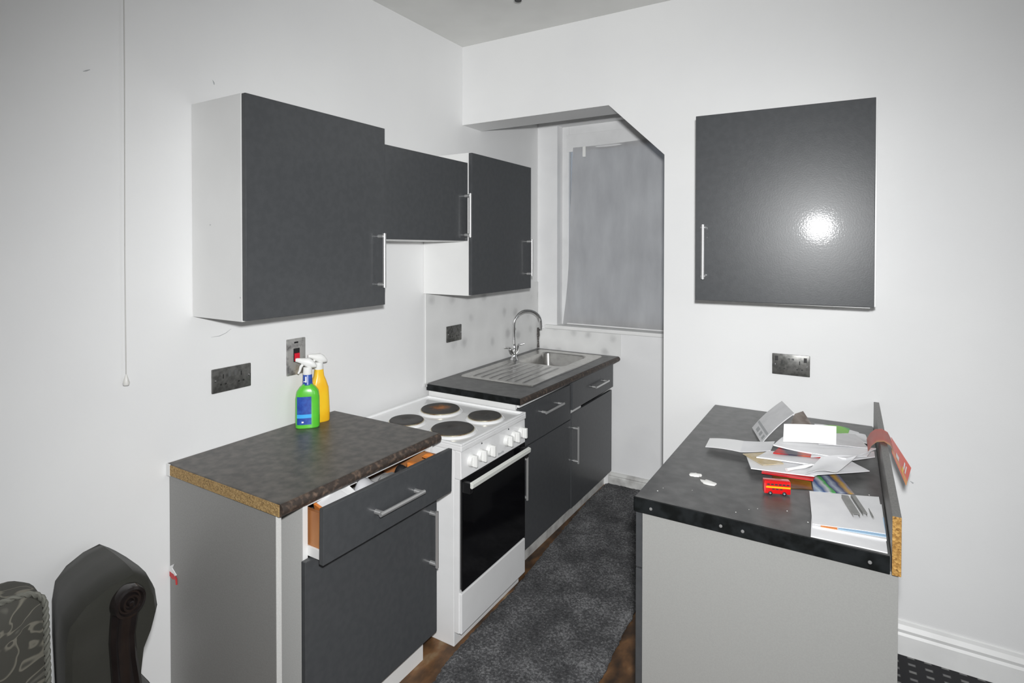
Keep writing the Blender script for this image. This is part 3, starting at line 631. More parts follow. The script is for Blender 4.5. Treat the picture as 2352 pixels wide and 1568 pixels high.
obj('control_panel', prism([(0.617, 0.700), (0.652, 0.700), (0.650, 0.815), (0.617, 0.815)], 'y', y0, y1, bev=0.003), 'enamel', t)
for ky in (-0.838, -0.768, -0.698, -0.552, -0.487, -0.420):
    kb = obj('knob', lathe([(0.026, 0), (0.0255, 0.010), (0.022, 0.016), (0, 0.016)], (0.651, ky, 0.760), (1, 0, 0), 28), 'plastic_white', t, True)
    obj('grip', box(0.664, 0.686, ky-0.007, ky+0.007, 0.736, 0.784, 0.003), 'plastic_white', kb)
for ky in (-0.755, -0.533): obj('indicator', lathe([(0.004, 0), (0.003, 0.002), (0, 0.0025)], (0.650, ky, 0.806), (1, 0, 0), 12), 'ink', t, True)
bm = bmesh.new()
for i in range(5): box(0.6515, 0.6526, -0.625+i*0.010, -0.618+i*0.010, 0.712, 0.720 + (0.003 if i in (0, 3) else 0), bm=bm)
obj('brand_mark', bm, 'print_grey', t)
od = obj('oven_door', box(0.618, 0.648, y0+0.012, y1-0.003, 0.240, 0.697, 0.003), 'oven_black', t)
obj('glass', box(0.646, 0.652, y0+0.010, y1-0.001, 0.236, 0.698, 0.002), 'oven_glass', od)
bm = prism([(0.684, 0.668), (0.700, 0.668), (0.703, 0.690), (0.686, 0.694)], 'y', y0+0.012, y1-0.03, bev=0.003)
obj('handle', bm, 'handle_white', od)
obj('handle_bracket', box(0.650, 0.690, y0+0.010, y0+0.030, 0.645, 0.690, 0.004), 'oven_black', od)
obj('handle_bracket', box(0.650, 0.690, y1-0.050, y1-0.030, 0.645, 0.690, 0.004), 'oven_black', od)
obj('drawer_front', box(0.617, 0.652, y0+0.004, y1, 0.060, 0.228, 0.004), 'enamel', t)

# ------------------------------------------------------------------ sink unit
y0, ym, y1 = -0.348, 0.262, 0.938
t = thing('sink_cabinet', 'dark grey two-door sink base cabinet reaching into the alcove', 'base cabinet', (0.3, 0.3, 0))
obj('side_panel', box(0.03, 0.578, y0, y0+0.018, 0.0, 0.8635, 0.001), 'carcass_white', t)
obj('side_panel', box(0.03, 0.578, y1-0.018, y1-0.004, 0.0, 0.8635, 0.001), 'carcass_white', t)
obj('partition', box(0.03, 0.576, ym-0.009, ym+0.009, 0.128, 0.8635, 0.001), 'carcass_white', t)
obj('bottom_panel', box(0.03, 0.576, y0+0.018, y1-0.018, 0.110, 0.128, 0.001), 'carcass_white', t)
obj('back_panel', box(0.024, 0.030, y0, y1-0.004, 0.0, 0.8635), 'carcass_white', t)
obj('front_rail', box(0.560, 0.590, y0+0.018, ym-0.009, 0.846, 0.8635, 0.001), 'carcass_white', t)
obj('shelf_edge', box(0.560, 0.592, ym+0.009, ym+0.16, 0.662, 0.684, 0.001), 'carcass_white', t)
obj('plinth', box(0.530, 0.548, y0, y1-0.01, 0.0, 0.100, 0.001), 'dirty_trim', t)
d1 = obj('drawer', box(0.582, 0.600, y0+0.002, ym-0.004, 0.640, 0.843, 0.002), 'door_gloss', t)
obj('handle', bar_handle((0.600, -0.115, 0.772), (0.600, 0.105, 0.772), (1, 0, 0), 0.03, 0.006), 'satin_steel', d1, True)
d2 = obj('door', box(0.582, 0.600, y0+0.002, ym-0.004, 0.112, 0.634, 0.002), 'door_gloss', t)
obj('handle', bar_handle((0.600, -0.318, 0.386), (0.600, -0.318, 0.603), (1, 0, 0), 0.03, 0.006), 'satin_steel', d2, True)
d3 = obj('drawer', box(0.584, 0.608, ym+0.004, y1-0.005, 0.690, 0.855, 0.002), 'door_gloss', t)
obj('handle', bar_handle((0.608, 0.555, 0.766), (0.608, 0.775, 0.766), (1, 0, 0), 0.03, 0.006), 'satin_steel', d3, True)
d4 = obj('door', box(0.582, 0.600, ym+0.004, y1-0.010, 0.105, 0.668, 0.002), 'door_gloss', t)
obj('handle', bar_handle((0.600, 0.300, 0.366), (0.600, 0.300, 0.586), (1, 0, 0), 0.03, 0.006), 'satin_steel', d4, True)

t = thing('worktop', 'dark worktop with a black end strip, holding the steel sink', 'worktop', (0.3, 0.3, 0.864))
SX0, SX1, SY0, SY1 = 0.062, 0.545, -0.105, 0.885      # sink cut-out outline
BX0, BX1, BY0, BY1 = 0.125, 0.470, 0.420, 0.830       # bowl
bm = bmesh.new()
WTP = [(0.007, -0.349), (0.606, -0.349), (0.640, 0.946), (0.007, 0.946)]
hole = [(0.08, -0.08), (0.52, -0.08), (0.52, 0.86), (0.08, 0.86)]
for z in (0.865, 0.900):
    o_ = [bm.verts.new((*p, z)) for p in WTP]; h_ = [bm.verts.new((*p, z)) for p in hole]
    for i in range(4): j = (i+1) % 4; bm.faces.new((o_[i], o_[j], h_[j], h_[i]))
    if z == 0.865: lo = (o_, h_)
for a, b_ in ((lo[0], o_), (lo[1], h_)):
    for i in range(4): j = (i+1) % 4; bm.faces.new((a[i], a[j], b_[j], b_[i]))
obj('top', bm, 'worktop_dark', t)
obj('front_edge', tube([(0.603, -0.349, 0.8825), (0.637, 0.946, 0.8825)], 0.0172, 14), 'worn_edge', t, True)
obj('end_strip', box(0.012, 0.606, -0.3525, -0.3490, 0.866, 0.8995, 0.001), 'black_edge', t)
obj('end_bracket', lathe([(0.012, 0), (0.012, 0.014), (0.006, 0.018), (0, 0.018)], (0.012, -0.356, 0.887), (0, 0, 1), 12), 'chrome', t, True)

t = thing('kitchen_sink', 'stainless steel inset sink with ridged drainer and square bowl', 'sink', (0.3, 0.4, 0.90))
bm = bmesh.new(); zt = 0.9035
def rrect(x0, x1, y0, y1, r, z, n=6):
    out = []
    for (cx, cy, a0) in ((x1-r, y0+r, -90), (x1-r, y1-r, 0), (x0+r, y1-r, 90), (x0+r, y0+r, 180)):
        for k in range(n+1):
            a = R(a0 + 90*k/n); out.append((cx+r*math.cos(a), cy+r*math.sin(a), z))
    return out
O0 = [bm.verts.new(p) for p in rrect(SX0-0.004, SX1+0.004, SY0-0.004, SY1+0.004, 0.022, 0.9003)]
O1 = [bm.verts.new(p) for p in rrect(SX0, SX1, SY0, SY1, 0.020, zt+0.0025)]
O2 = [bm.verts.new(p) for p in rrect(SX0+0.012, SX1-0.012, SY0+0.012, SY1-0.012, 0.016, zt+0.0005)]
def bridge(A, B):
    for i in range(len(A)): j = (i+1) % len(A); bm.faces.new((A[i], A[j], B[j], B[i]))
bridge(O0, O1); bridge(O1, O2)
H1 = [bm.verts.new(p) for p in rrect(BX0, BX1, BY0, BY1, 0.05, zt)]
bridge(O2, H1)
obj('deck', bm, 'sink_steel', t, True)
rings = [rrect(BX0, BX1, BY0, BY1, 0.05, zt), rrect(BX0+0.006, BX1-0.006, BY0+0.006, BY1-0.006, 0.05, zt-0.008), rrect(BX0+0.010, BX1-0.010, BY0+0.010, BY1-0.010, 0.05, zt-0.12), rrect(BX0+0.03, BX1-0.03, BY0+0.03, BY1-0.03, 0.045, zt-0.145)]
bm = bmesh.new(); Vv = [[bm.verts.new(p) for p in r_] for r_ in rings]
for A, B in zip(Vv, Vv[1:]): bridge(A, B)
bm.faces.new(Vv[-1])
bowl = obj('bowl', bm, 'sink_steel', t, True)
obj('waste', lathe([(0.035, 0), (0.032, 0.003), (0.012, 0.001), (0, 0.001)], ((BX0+BX1)/2, (BY0+BY1)/2, zt-0.1445), seg=24), 'chrome', bowl, True)
for k in range(7):
    xk = 0.130 + k*0.055
    obj('drainer_ridge', tube([(xk, -0.07, zt-0.0035), (xk, -0.055, zt-0.001), (xk, 0.36, zt-0.001), (xk, 0.385, zt-0.0035)], 0.0055, 8), 'sink_steel', t, True)
# mixer tap
t = thing('mixer_tap', 'chrome swan-neck mixer tap with two lever handles at the back of the sink', 'tap', (0.092, 0.455, zt))
obj('base', lathe([(0.026, 0.001), (0.024, 0.008), (0.017, 0.016), (0.016, 0.05), (0.019, 0.07), (0.015, 0.10), (0.010, 0.11)], (0.092, 0.455, zt), seg=24), 'chrome', t, True)
dirx = Vector((0.56, 0.83, 0)).normalized(); bse = Vector((0.092, 0.455, 0))
pth = [bse + Vector((0, 0, 1.0)), bse + Vector((0, 0, 1.08)), bse + Vector((0, 0, 1.140))]
rad = 0.100
for k in range(1, 15):
    a = math.pi*k/14*1.02
    pth.append(bse + dirx*(rad*(1-math.cos(a))) + Vector((0, 0, 1.140 + 0.088*math.sin(a))))
pth.append(pth[-1] + Vector((0.002, 0, -0.035)))
obj('spout', tube(pth, [0.0105]*(len(pth)-2) + [0.0115, 0.0115], 14), 'chrome', t, True)
for s_ in (-1, 1):
    p0 = bse + Vector((0.0, 0.010*s_, 0.945)); p1 = bse + Vector((0.0, 0.050*s_, 0.985))
    lv = obj('valve', tube([p0, (p0+p1)/2 + Vector((0, 0, -0.004)), p1], [0.012, 0.015, 0.013], 14), 'chrome', t, True)
    obj('lever', tube([p1, p1 + Vector((0.0, 0.012*s_, 0.012)), p1 + Vector((0.004, 0.075*s_, 0.016 - 0.004*s_))], [0.008, 0.006, 0.0045], 10), 'dark_slot' if False else 'chrome', lv, True)

# ------------------------------------------------------------------ peninsula unit on the right
t = thing('peninsula_cabinet', 'base cabinet with a plain light grey end panel under the paper-strewn worktop', 'base cabinet', (1.78, -0.57, 0))
obj('end_panel', box(1.484, 2.110, -1.140, -1.122, 0.0, 0.871, 0.001), 'panel_grey', t)
obj('carcass', box(1.486, 2.105, -1.120, -0.022, 0.10, 0.871, 0.001), 'carcass_white', t)
obj('plinth', box(1.530, 1.548, -1.120, -0.022, 0.0, 0.098, 0.001), 'carcass_white', t)
for ya, yb in ((-1.140, -0.584), (-0.580, -0.024)):
    dr = obj('door', box(1.464, 1.483, ya, yb, 0.11, 0.695, 0.002), 'door_gloss', t)
    obj('handle', bar_handle((1.464, yb-0.05, 0.40), (1.464, yb-0.05, 0.62), (-1, 0, 0), 0.03, 0.006), 'satin_steel', dr, True)
    dw = obj('drawer', box(1.464, 1.483, ya, yb, 0.700, 0.866, 0.002), 'door_gloss', t)
    obj('handle', bar_handle((1.464, (ya+yb)/2-0.11, 0.78), (1.464, (ya+yb)/2+0.11, 0.78), (-1, 0, 0), 0.03, 0.006), 'satin_steel', dw, True)
t = thing('worktop', 'charcoal worktop with a black front strip, covered in papers beside the wall', 'worktop', (1.78, -0.57, 0.872))
obj('top', prism([(1.463, -1.146), (2.0945, -1.146), (2.0945, -0.002), (1.466, -0.002)], 'z', 0.872, 0.9125, bev=0.003), 'worktop_dark', t)
es = obj('edge_strip', prism([(1.461, -1.1525), (1.466, -1.1555), (2.0925, -1.1555), (2.0925, -1.1465), (1.461, -1.1465)], 'z', 0.8715, 0.9120, bev=0.0008), 'black_edge', t)
for sx in (1.514, 1.708, 1.764, 2.052):
    obj('screw', lathe([(0.0045, 0), (0.004, 0.0015), (0, 0.002)], (sx, -1.1555, 0.889), (0, -1, 0), 14), 'satin_steel', es, True)
t = thing('upstand_board', 'grey laminate board on edge along the wall side of worktop, raw chipboard end', 'board', (2.105, -0.58, 0.873))
obj('board', box(2.0955, 2.1145, -1.158, -0.001, 0.873, 1.014, 0.0015), 'board_grey', t)
obj('chipboard_end', box(2.0960, 2.1140, -1.1600, -1.1575, 0.8735, 1.0135, 0.0005), 'chipboard', t)

# ------------------------------------------------------------------ papers and bits on the peninsula
ZT = 0.9130
def paper(name, label, cat, c, m_, th=0.0012, sag=0.0, wob=0.0, seed=0, n=10, curl=0.0, group=None):
    b0 = [sum(p[i] for p in c)/4 for i in range(3)]
    return tag(obj(name, sheet(c, th, sag, wob, n, seed, curl), m_, None, True, b0), label, cat, group)
G = 'letters heaped on the peninsula worktop'
paper('paper_sheet', 'lowest white sheet overhanging the black front strip', 'paper', [(1.925, -1.147, .9132), (2.088, -1.140, .9132), (2.088, -0.858, .9132), (1.917, -0.916, .9132)], 'paper_white', 0.003, wob=0.0003, seed=1)
paper('paper_sheet', 'white booklet under the grey strips, its near edge striped blue', 'booklet', [(1.926, -1.096, .9168), (2.089, -1.080, .9168), (2.088, -0.856, .9168), (1.912, -0.899, .9168)], 'paper_white', 0.004, seed=2)
tag(obj('blue_card', sheet([(1.985, -1.086, .9212), (2.089, -1.068, .9212), (2.089, -0.95, .9212), (1.985, -0.95, .9212)], 0.0012), 'paper_blue', None, True, (2.03, -1.02, .9212)), 'pale blue card edge showing under the top sheet', 'card')
tag(obj('orange_card', sheet([(1.945, -1.094, .9212), (1.982, -1.088, .9212), (1.982, -0.97, .9212), (1.945, -0.97, .9212)], 0.0012), 'orange_print', None, True, (1.96, -1.02, .9212)), 'thin orange card edge showing under the top sheet', 'card')
t = paper('paper_sheet', 'topmost large white sheet with the grey strips lying on it', 'paper', [(1.926, -1.092, .9232), (2.088, -1.056, .9232), (2.083, -0.812, .9232), (1.907, -0.873, .9232)], 'paper_white', 0.0015, wob=0.0008, seed=3)
for i, (x, y, l) in enumerate(((2.062, -1.072, 0.014), (2.050, -1.128, 0.007), (2.066, -1.124, 0.018))):
    z = .9226 if i == 0 else .9166
# grey strips: little U-channels
def channel(a, b_, w_, h_, z):
    a, b_ = Vector((*a, z)), Vector((*b_, z)); d = (b_-a).normalized(); n = Vector((-d.y, d.x, 0))
    sec = [(-w_, 0), (-w_, h_), (w_, h_), (w_, 0), (w_-0.0012, 0), (w_-0.0012, h_-0.0012), (-w_+0.0012, h_-0.0012), (-w_+0.0012, 0)]
    return loft([[p + n*u + Vector((0, 0, v)) for u, v in sec] for p in (a, b_)])
tag(obj('plastic_strip', channel((1.998, -0.880), (2.026, -0.998), 0.0085, 0.010, .9262), 'strip_grey', None, False, (2.01, -.94, .9262)), 'broader grey plastic channel offcut on the top sheet', 'strip')
tag(obj('plastic_strip', channel((2.018, -0.862), (2.046, -0.978), 0.0055, 0.009, .9262), 'strip_grey', None, False, (2.03, -.92, .9262)), 'narrower grey plastic channel offcut between the broad one and the nail', 'strip')
tag(obj('nail', tube([(2.055, -0.925, .9290), (2.060, -0.960, .9290), (2.064, -0.986, .9290)], [0.0008, 0.0024, 0.0022], 8), 'strip_grey', None, True, (2.06, -.95, .926)), 'thin grey nail lying beside the two grey strips', 'nail')
paper('magazine', 'colourful magazine with blue, orange and green stripes sticking out of the pile', 'magazine', [(1.917, -0.842, .9135), (2.022, -0.800, .9135), (1.975, -0.646, .9135), (1.901, -0.688, .9135)], 'magazine_print', 0.002, seed=4)
paper('leaflet', 'brown and gold printed leaflet sticking out behind the toy bus', 'leaflet', [(1.815, -0.872, .9135), (1.912, -0.828, .9135), (1.899, -0.703, .9135), (1.792, -0.766, .9135)], 'brown_print', 0.002, seed=5)
paper('folder', 'red folder edge under the white letters, above the brown leaflet', 'folder', [(1.768, -0.806, .9250), (1.913, -0.789, .9250), (1.923, -0.671, .9250), (1.764, -0.755, .9250)], 'paper_red', 0.005, seed=6)
paper('letter', 'broad flat white letter at the foot of the pile, over the red folder', 'letter', [(1.735, -0.800, .9310), (1.915, -0.772, .9335), (2.021, -0.507, .9310), (1.705, -0.690, .9310)], 'paper_white', 0.003, wob=0.0008, seed=7, group=G)
paper('letter', 'pointed white letter corner reaching toward the grey board', 'letter', [(1.903, -0.783, .9370), (2.065, -0.634, .9345), (2.008, -0.569, .9370), (1.897, -0.654, .9370)], 'paper_white', 0.002, wob=0.001, seed=8, group=G)
paper('envelope', 'tan envelope corner peeping out beside the folded letter', 'envelope', [(1.767, -0.770, .9390), (1.824, -0.722, .9390), (1.775, -0.627, .9390), (1.694, -0.692, .9375)], 'paper_tan', 0.002, seed=9)
paper('letter', 'long white envelope across the middle of the pile above the tan one', 'envelope', [(1.742, -0.728, .9450), (1.924, -0.702, .9460), (1.932, -0.575, .9440), (1.767, -0.645, .9440)], 'paper_white', 0.004, wob=0.0012, seed=10, group=G)
paper('letter', 'curled white letter with a lifted corner at the front of pile', 'letter', [(1.890, -0.800, .9400), (1.975, -0.745, .9430), (2.030, -0.588, .9560), (1.930, -0.655, .9530)], 'paper_white', 0.0015, sag=-0.008, wob=0.003, seed=11, curl=0.004, group=G)
paper('letter', 'grey-white envelope jutting out toward the board below the fanned envelope', 'envelope', [(1.984, -0.635, .9480), (2.083, -0.524, .9470), (2.083, -0.463, .9470), (1.932, -0.585, .9500)], 'paper_white', 0.003, wob=0.001, seed=12, group=G)
paper('magazine', 'red and black magazine sandwiched in the middle of the paper pile', 'magazine', [(1.788, -0.680, .9540), (2.008, -0.625, .9540), (2.030, -0.533, .9540), (1.811, -0.572, .9540)], 'red_dark_print', 0.004, wob=0.001, seed=13)
paper('letter', 'wide fanned white envelope on top of the pile, below the blank card', 'envelope', [(1.783, -0.626, .9645), (2.000, -0.636, .9600), (2.087, -0.492, .9650), (1.807, -0.515, .9640)], 'paper_white', 0.004, sag=0.004, wob=0.002, seed=14, group=G)
paper('letter', 'plain grey envelope lying behind and beside the blank white card', 'envelope', [(1.918, -0.560, .9720), (2.065, -0.505, .9700), (2.028, -0.371, .9700), (1.913, -0.419, .9720)], 'paper_grey', 0.002, wob=0.001, seed=15, group=G)
paper('letter', 'small creased white slip between the grey envelope and the grey board', 'paper', [(1.990, -0.440, .9560), (2.075, -0.400, .9500), (2.060, -0.300, .9520), (1.985, -0.330, .9580)], 'paper_white', 0.0015, sag=-0.006, wob=0.003, seed=21, group=G)
paper('letter', 'second white envelope just under the fanned one, jutting past its tip', 'envelope', [(1.900, -0.668, .9585), (2.060, -0.560, .9570), (2.075, -0.490, .9580), (1.905, -0.560, .9585)], 'paper_white', 0.002, wob=0.0012, seed=22, group=G)
# blank card standing on the pile
c = [(1.811, -0.600, .974), (1.970, -0.546, .976), (1.970, -0.512, 1.030), (1.810, -0.562, 1.026)]
tag(obj('blank_card', sheet(c, 0.0012, sag=-0.006, n=12), 'paper_bright', None, True, (1.89, -0.56, .974)), 'bright blank white card propped upright on top of the pile', 'card')
# folded letter at the left of the pile: two panels meeting at a crease
t = thing('folded_letter', 'long folded white letter poking out of the pile over the bare worktop', 'letter', (1.66, -0.6, ZT), G)
obj('front_panel', sheet([(1.561, -0.654, .926), (1.681, -0.663, .9330), (1.676, -0.553, .9380), (1.559, -0.569, .932)], 0.0015, sag=-0.003), 'paper_bright', t, True)
obj('rear_panel', sheet([(1.681, -0.663, .9330), (1.775, -0.625, .9440), (1.777, -0.517, .9440), (1.676, -0.553, .9380)], 0.0015, sag=0.002), 'paper_white', t, True)
# rolled tissue
tag(obj('paper_twist', tube([(1.838, -0.785, .9440), (1.858, -0.765, .9465), (1.885, -0.742, .9500), (1.905, -0.722, .9530)], [0.0065, 0.0045, 0.0065, 0.004], 9), 'paper_bright', None, True, (1.87, -.755, .94)), 'short white twist of paper at the front of the pile', 'paper')
# booklet propped up at the back of the heap
t = thing('propped_booklet', 'grey-white printed booklet tilted up at the back of the pile', 'booklet', (1.73, -0.40, ZT))
PB = [Vector(p) for p in ((1.731, -0.500, .9220), (1.833, -0.405, 1.026), (1.776, -0.240, 1.026), (1.672, -0.300, .9160))]
obj('cover', sheet(PB, 0.003, sag=-0.006, n=10), 'paper_grey', t, True)
def on_quad(Q, u, v, d): 
    p = Q[0]*(1-u)*(1-v) + Q[1]*u*(1-v) + Q[2]*u*v + Q[3]*(1-u)*v
    nn = (Q[1]-Q[0]).cross(Q[3]-Q[0]).normalized()
    if nn.z < 0: nn = -nn
    return p + nn*(d + 0.006*4*u*(1-u))
for (u0, u1, v0, v1) in ((0.20, 0.26, 0.05, 0.95), (0.06, 0.16, 0.30, 0.45), (0.06, 0.16, 0.55, 0.75), (0.06, 0.16, 0.08, 0.2)):
    bm = bmesh.new(); bm.faces.new([bm.verts.new(on_quad(PB, u, v, 0.0036)) for u, v in ((u0, v0), (u1, v0), (u1, v1), (u0, v1))])
    obj('print_block', bm, 'print_grey', t)
paper('leaflet', 'dull brown photo leaflet leaning behind the propped booklet', 'leaflet', [(1.805, -0.470, .9500), (1.905, -0.360, .9520), (1.848, -0.200, .985), (1.822, -0.260, .985)], 'dull_brown_print', 0.003, seed=16)
paper('leaflet', 'white leaflet with ragged edge at the far wall side of the worktop', 'leaflet', [(1.930, -0.320, .9140), (2.070, -0.276, .9140), (2.041, -0.140, .9170), (1.885, -0.123, .9200)], 'paper_white', 0.002, sag=-0.004, wob=0.002, seed=17)
paper('leaflet', 'glossy green leaflet behind the blank white card', 'leaflet', [(1.890, -0.380, .9350), (2.000, -0.325, .9380), (2.011, -0.200, .9420), (1.880, -0.224, .9350)], 'green_print', 0.002, sag=-0.008, wob=0.003, seed=18)
# red leaflet folded over the board
t = thing('red_leaflet', 'red and yellow leaflet draped over the grey board, hanging down its far side', 'leaflet', (2.105, -0.5, 1.015))
prof = [(2.062, 0.976), (2.072, 1.000), (2.086, 1.017), (2.105, 1.0235), (2.122, 1.016), (2.130, 1.000)]
bm = bmesh.new(); rows = []
for k, (x, z) in enumerate(prof):
    ya, yb = -0.565 - 0.008*k, -0.415 - 0.006*k
    rows.append([bm.verts.new((x, ya + (yb-ya)*j/6, z + 0.002*math.sin(j))) for j in range(7)])
for A, B in zip(rows, rows[1:]):
    for j in range(6): bm.faces.new((A[j], A[j+1], B[j+1], B[j]))
bmesh.ops.solidify(bm, geom=bm.faces[:], thickness=0.0012)
obj('upper_fold', bm, 'red_flash_washed', t, True, label='glossy folded part, flash wash painted into its red')
hang = [Vector(p) for p in ((2.128, -0.600, 1.003), (2.128, -0.455, 1.003), (2.178, -0.50, 0.925), (2.160, -0.60, 0.900))]
HN = [(2.126, -0.585, 0.992), (2.131, -0.452, 1.003), (2.185, -0.480, 0.918), (2.165, -0.575, 0.890)]
lf = obj('hanging_flap', sheet(HN, 0.0012, sag=0.0, n=8), 'red_leaflet', t, True)
HV = [Vector(p) for p in HN]
def hq(u0, u1, v0, v1, m_, nm):
    bm = bmesh.new(); nn = (HV[1]-HV[0]).cross(HV[3]-HV[0]).normalized()
    if nn.y > 0: nn = -nn
    f = [HV[0]*(1-u)*(1-v) + HV[1]*u*(1-v) + HV[2]*u*v + HV[3]*(1-u)*v + nn*0.0018 for u, v in ((u0, v0), (u1, v0), (u1, v1), (u0, v1))]
    bm.faces.new([bm.verts.new(p) for p in f]); obj(nm, bm, m_, lf)
hq(0.25, 0.5, 0.25, 0.42, 'label_white', 'printed_mark'); hq(0.35, 0.75, 0.68, 0.74, 'label_white', 'printed_mark'); hq(0.30, 0.70, 0.78, 0.83, 'label_white', 'printed_mark'); hq(0.1, 0.4, 0.62, 0.72, 'bus_yellow', 'printed_mark')

# ------------------------------------------------------------------ toy bus, flakes
bl, bw, bh = 0.074, 0.024, 0.042
MB = Matrix.Translation((1.822, -0.915, ZT)) @ Matrix.Rotation(R(20), 4, 'Z')
t = thing('toy_bus', 'small red toy double-decker bus with a yellow band', 'toy bus', (1.822, -0.915, ZT))
obj('body', box(-bl/2, bl/2, -bw/2, bw/2, 0.004, bh, 0.003, mtx=MB), 'bus_red', t, True)
obj('yellow_band', box(-bl/2+0.005, bl/2-0.001, -bw/2-0.0006, bw/2+0.0006, 0.0215, 0.0265, mtx=MB), 'bus_yellow', t)
for k in range(6):
    xa = -bl/2 + 0.008 + k*0.0108
    obj('window', box(xa, xa+0.008, -bw/2-0.0004, bw/2+0.0004, 0.0300, 0.0340, mtx=MB), 'ink', t)
for k in range(3):
    xa = -bl/2 + 0.022 + k*0.0108
    obj('window', box(xa, xa+0.007, -bw/2-0.0004, bw/2+0.0004, 0.0165, 0.0198, mtx=MB), 'ink', t)
obj('roof_ridge', box(-bl/2+0.008, bl/2-0.006, -bw/2-0.0005, -bw/2+0.002, 0.0360, 0.0385, 0.0005, mtx=MB), 'bus_red', t)
for xa in (-bl/2+0.017, bl/2-0.018):
    for s_ in (-1, 1):
        ax = (MB.to_3x3() @ Vector((0, s_, 0)))
        p = MB @ Vector((xa, s_*(bw/2-0.003), 0.0058))
        wl = obj('wheel', lathe([(0.0058, 0), (0.0058, 0.004), (0.004, 0.0046), (0.0, 0.0046)], p, ax, 18), 'rubber', t, True)
        obj('hub', lathe([(0.0028, 0), (0.002, 0.001), (0, 0.001)], p + ax*0.0046, ax, 12), 'hub_grey', wl, True)
for (x, y, rz, l, lab) in ((1.583, -0.905, 20, 0.022, 'rounder white plaster flake on the bare worktop, nearer the aisle'), (1.632, -0.945, -12, 0.026, 'longer white plaster flake on the bare worktop, nearer the bus')):
    bm = bmesh.new(); n = 18; top = []; bot = []
    rnd = random.Random(int(x*1000))
    for k in range(n):
        a = 2*math.pi*k/n; rr = l*rnd.uniform(0.75, 1.05)
        v = Matrix.Rotation(R(rz), 3, 'Z') @ Vector((rr*math.cos(a), rr*0.55*math.sin(a), 0))
        top.append(bm.verts.new((x+v.x, y+v.y, ZT+0.0045+rnd.uniform(0, 0.002)))); bot.append(bm.verts.new((x+v.x*0.9, y+v.y*0.9, ZT+0.0003)))
    ct = bm.verts.new((x, y, ZT+0.009))
    for k in range(n):
        j = (k+1) % n; bm.faces.new((top[k], top[j], ct)); bm.faces.new((bot[k], bot[j], top[j], top[k]))
    bm.faces.new(bot)
    tag(obj('plaster_flake', bm, 'flake_white', None, True, (x, y, ZT)), lab, 'flake')

# ------------------------------------------------------------------ armchair and cushion
t = thing('armchair', 'dark green velvet armchair with carved dark wood scroll arm by the wall', 'armchair', (0.3, -2.35, 0))
prof = [(-0.11, 0.24), (-0.118, 0.42), (-0.125, 0.58), (-0.125, 0.69), (-0.115, 0.745), (-0.080, 0.778), (-0.025, 0.800), (0.030, 0.806), (0.065, 0.780), (0.082, 0.740), (0.088, 0.694), (0.074, 0.650), (0.054, 0.612), (0.046, 0.55), (0.046, 0.47), (0.058, 0.430), (0.105, 0.395), (0.130, 0.36), (0.130, 0.24)]
def arm_ring(x, yc, sc, dz):
    return [Vector((x, yc + p*sc, 0.24 + (q-0.24)*(1+dz))) for p, q in prof]
secs = [(0.060, -1.975, 0.60, -0.11), (0.072, -1.978, 0.76, -0.090), (0.12, -1.985, 0.80, -0.078), (0.22, -2.008, 0.90, -0.045), (0.34, -2.037, 0.98, -0.005), (0.395, -2.047, 1.0, 0.0), (0.418, -2.050, 0.97, -0.008), (0.428, -2.051, 0.88, -0.03)]
obj('arm', loft([arm_ring(*q) for q in secs]), 'velvet', t, True)
obj('arm', loft([[Vector((v.x+0.02, -4.86-v.y, v.z)) for v in arm_ring(*q)] for q in secs]), 'velvet', t, True)
def facing(sign, yoff):
    Y = lambda y: y if sign > 0 else -4.86-y
    rings = []
    for (yc, z, hw) in ((-2.040, 0.30, 0.036), (-2.040, 0.42, 0.034), (-2.046, 0.53, 0.032), (-2.053, 0.60, 0.029), (-2.056, 0.66, 0.029), (-2.052, 0.70, 0.031), (-2.046, 0.735, 0.034)):
        rings.append([Vector((x, Y(yc + u), z)) for x, u in ((0.415, -hw), (0.438, -hw), (0.447, -hw*0.72), (0.440, -hw*0.45), (0.443, 0), (0.440, hw*0.45), (0.447, hw*0.72), (0.438, hw), (0.415, hw))])
    fc = obj('wood_facing', loft(rings), 'carved_wood', t, True)
    obj('scroll', lathe([(0.044, 0), (0.044, 0.024), (0.040, 0.034), (0.033, 0.036), (0.029, 0.029), (0.025, 0.029), (0.021, 0.038), (0.016, 0.038), (0.013, 0.030), (0.010, 0.030), (0.007, 0.040), (0, 0.042)], (0.415, Y(-2.043), 0.748), (1, 0, 0), 32, sx=0.95, sy=0.9), 'carved_wood', fc, True)
facing(1, 0); facing(-1, 0)
obj('seat', box(0.10, 0.44, -2.745, -2.165, 0.20, 0.40, 0.03, seg=4), 'velvet', t, True)
obj('backrest', box(0.025, 0.125, -2.745, -2.120, 0.22, 0.69, 0.03, seg=4), 'velvet', t, True)
for lx in (0.09, 0.40):
    for ly in (-2.80, -2.06): obj('leg', lathe([(0.018, 0.0), (0.026, 0.03), (0.016, 0.08), (0.028, 0.15), (0.032, 0.235)], (lx, ly, 0), seg=16), 'carved_wood', t, True)

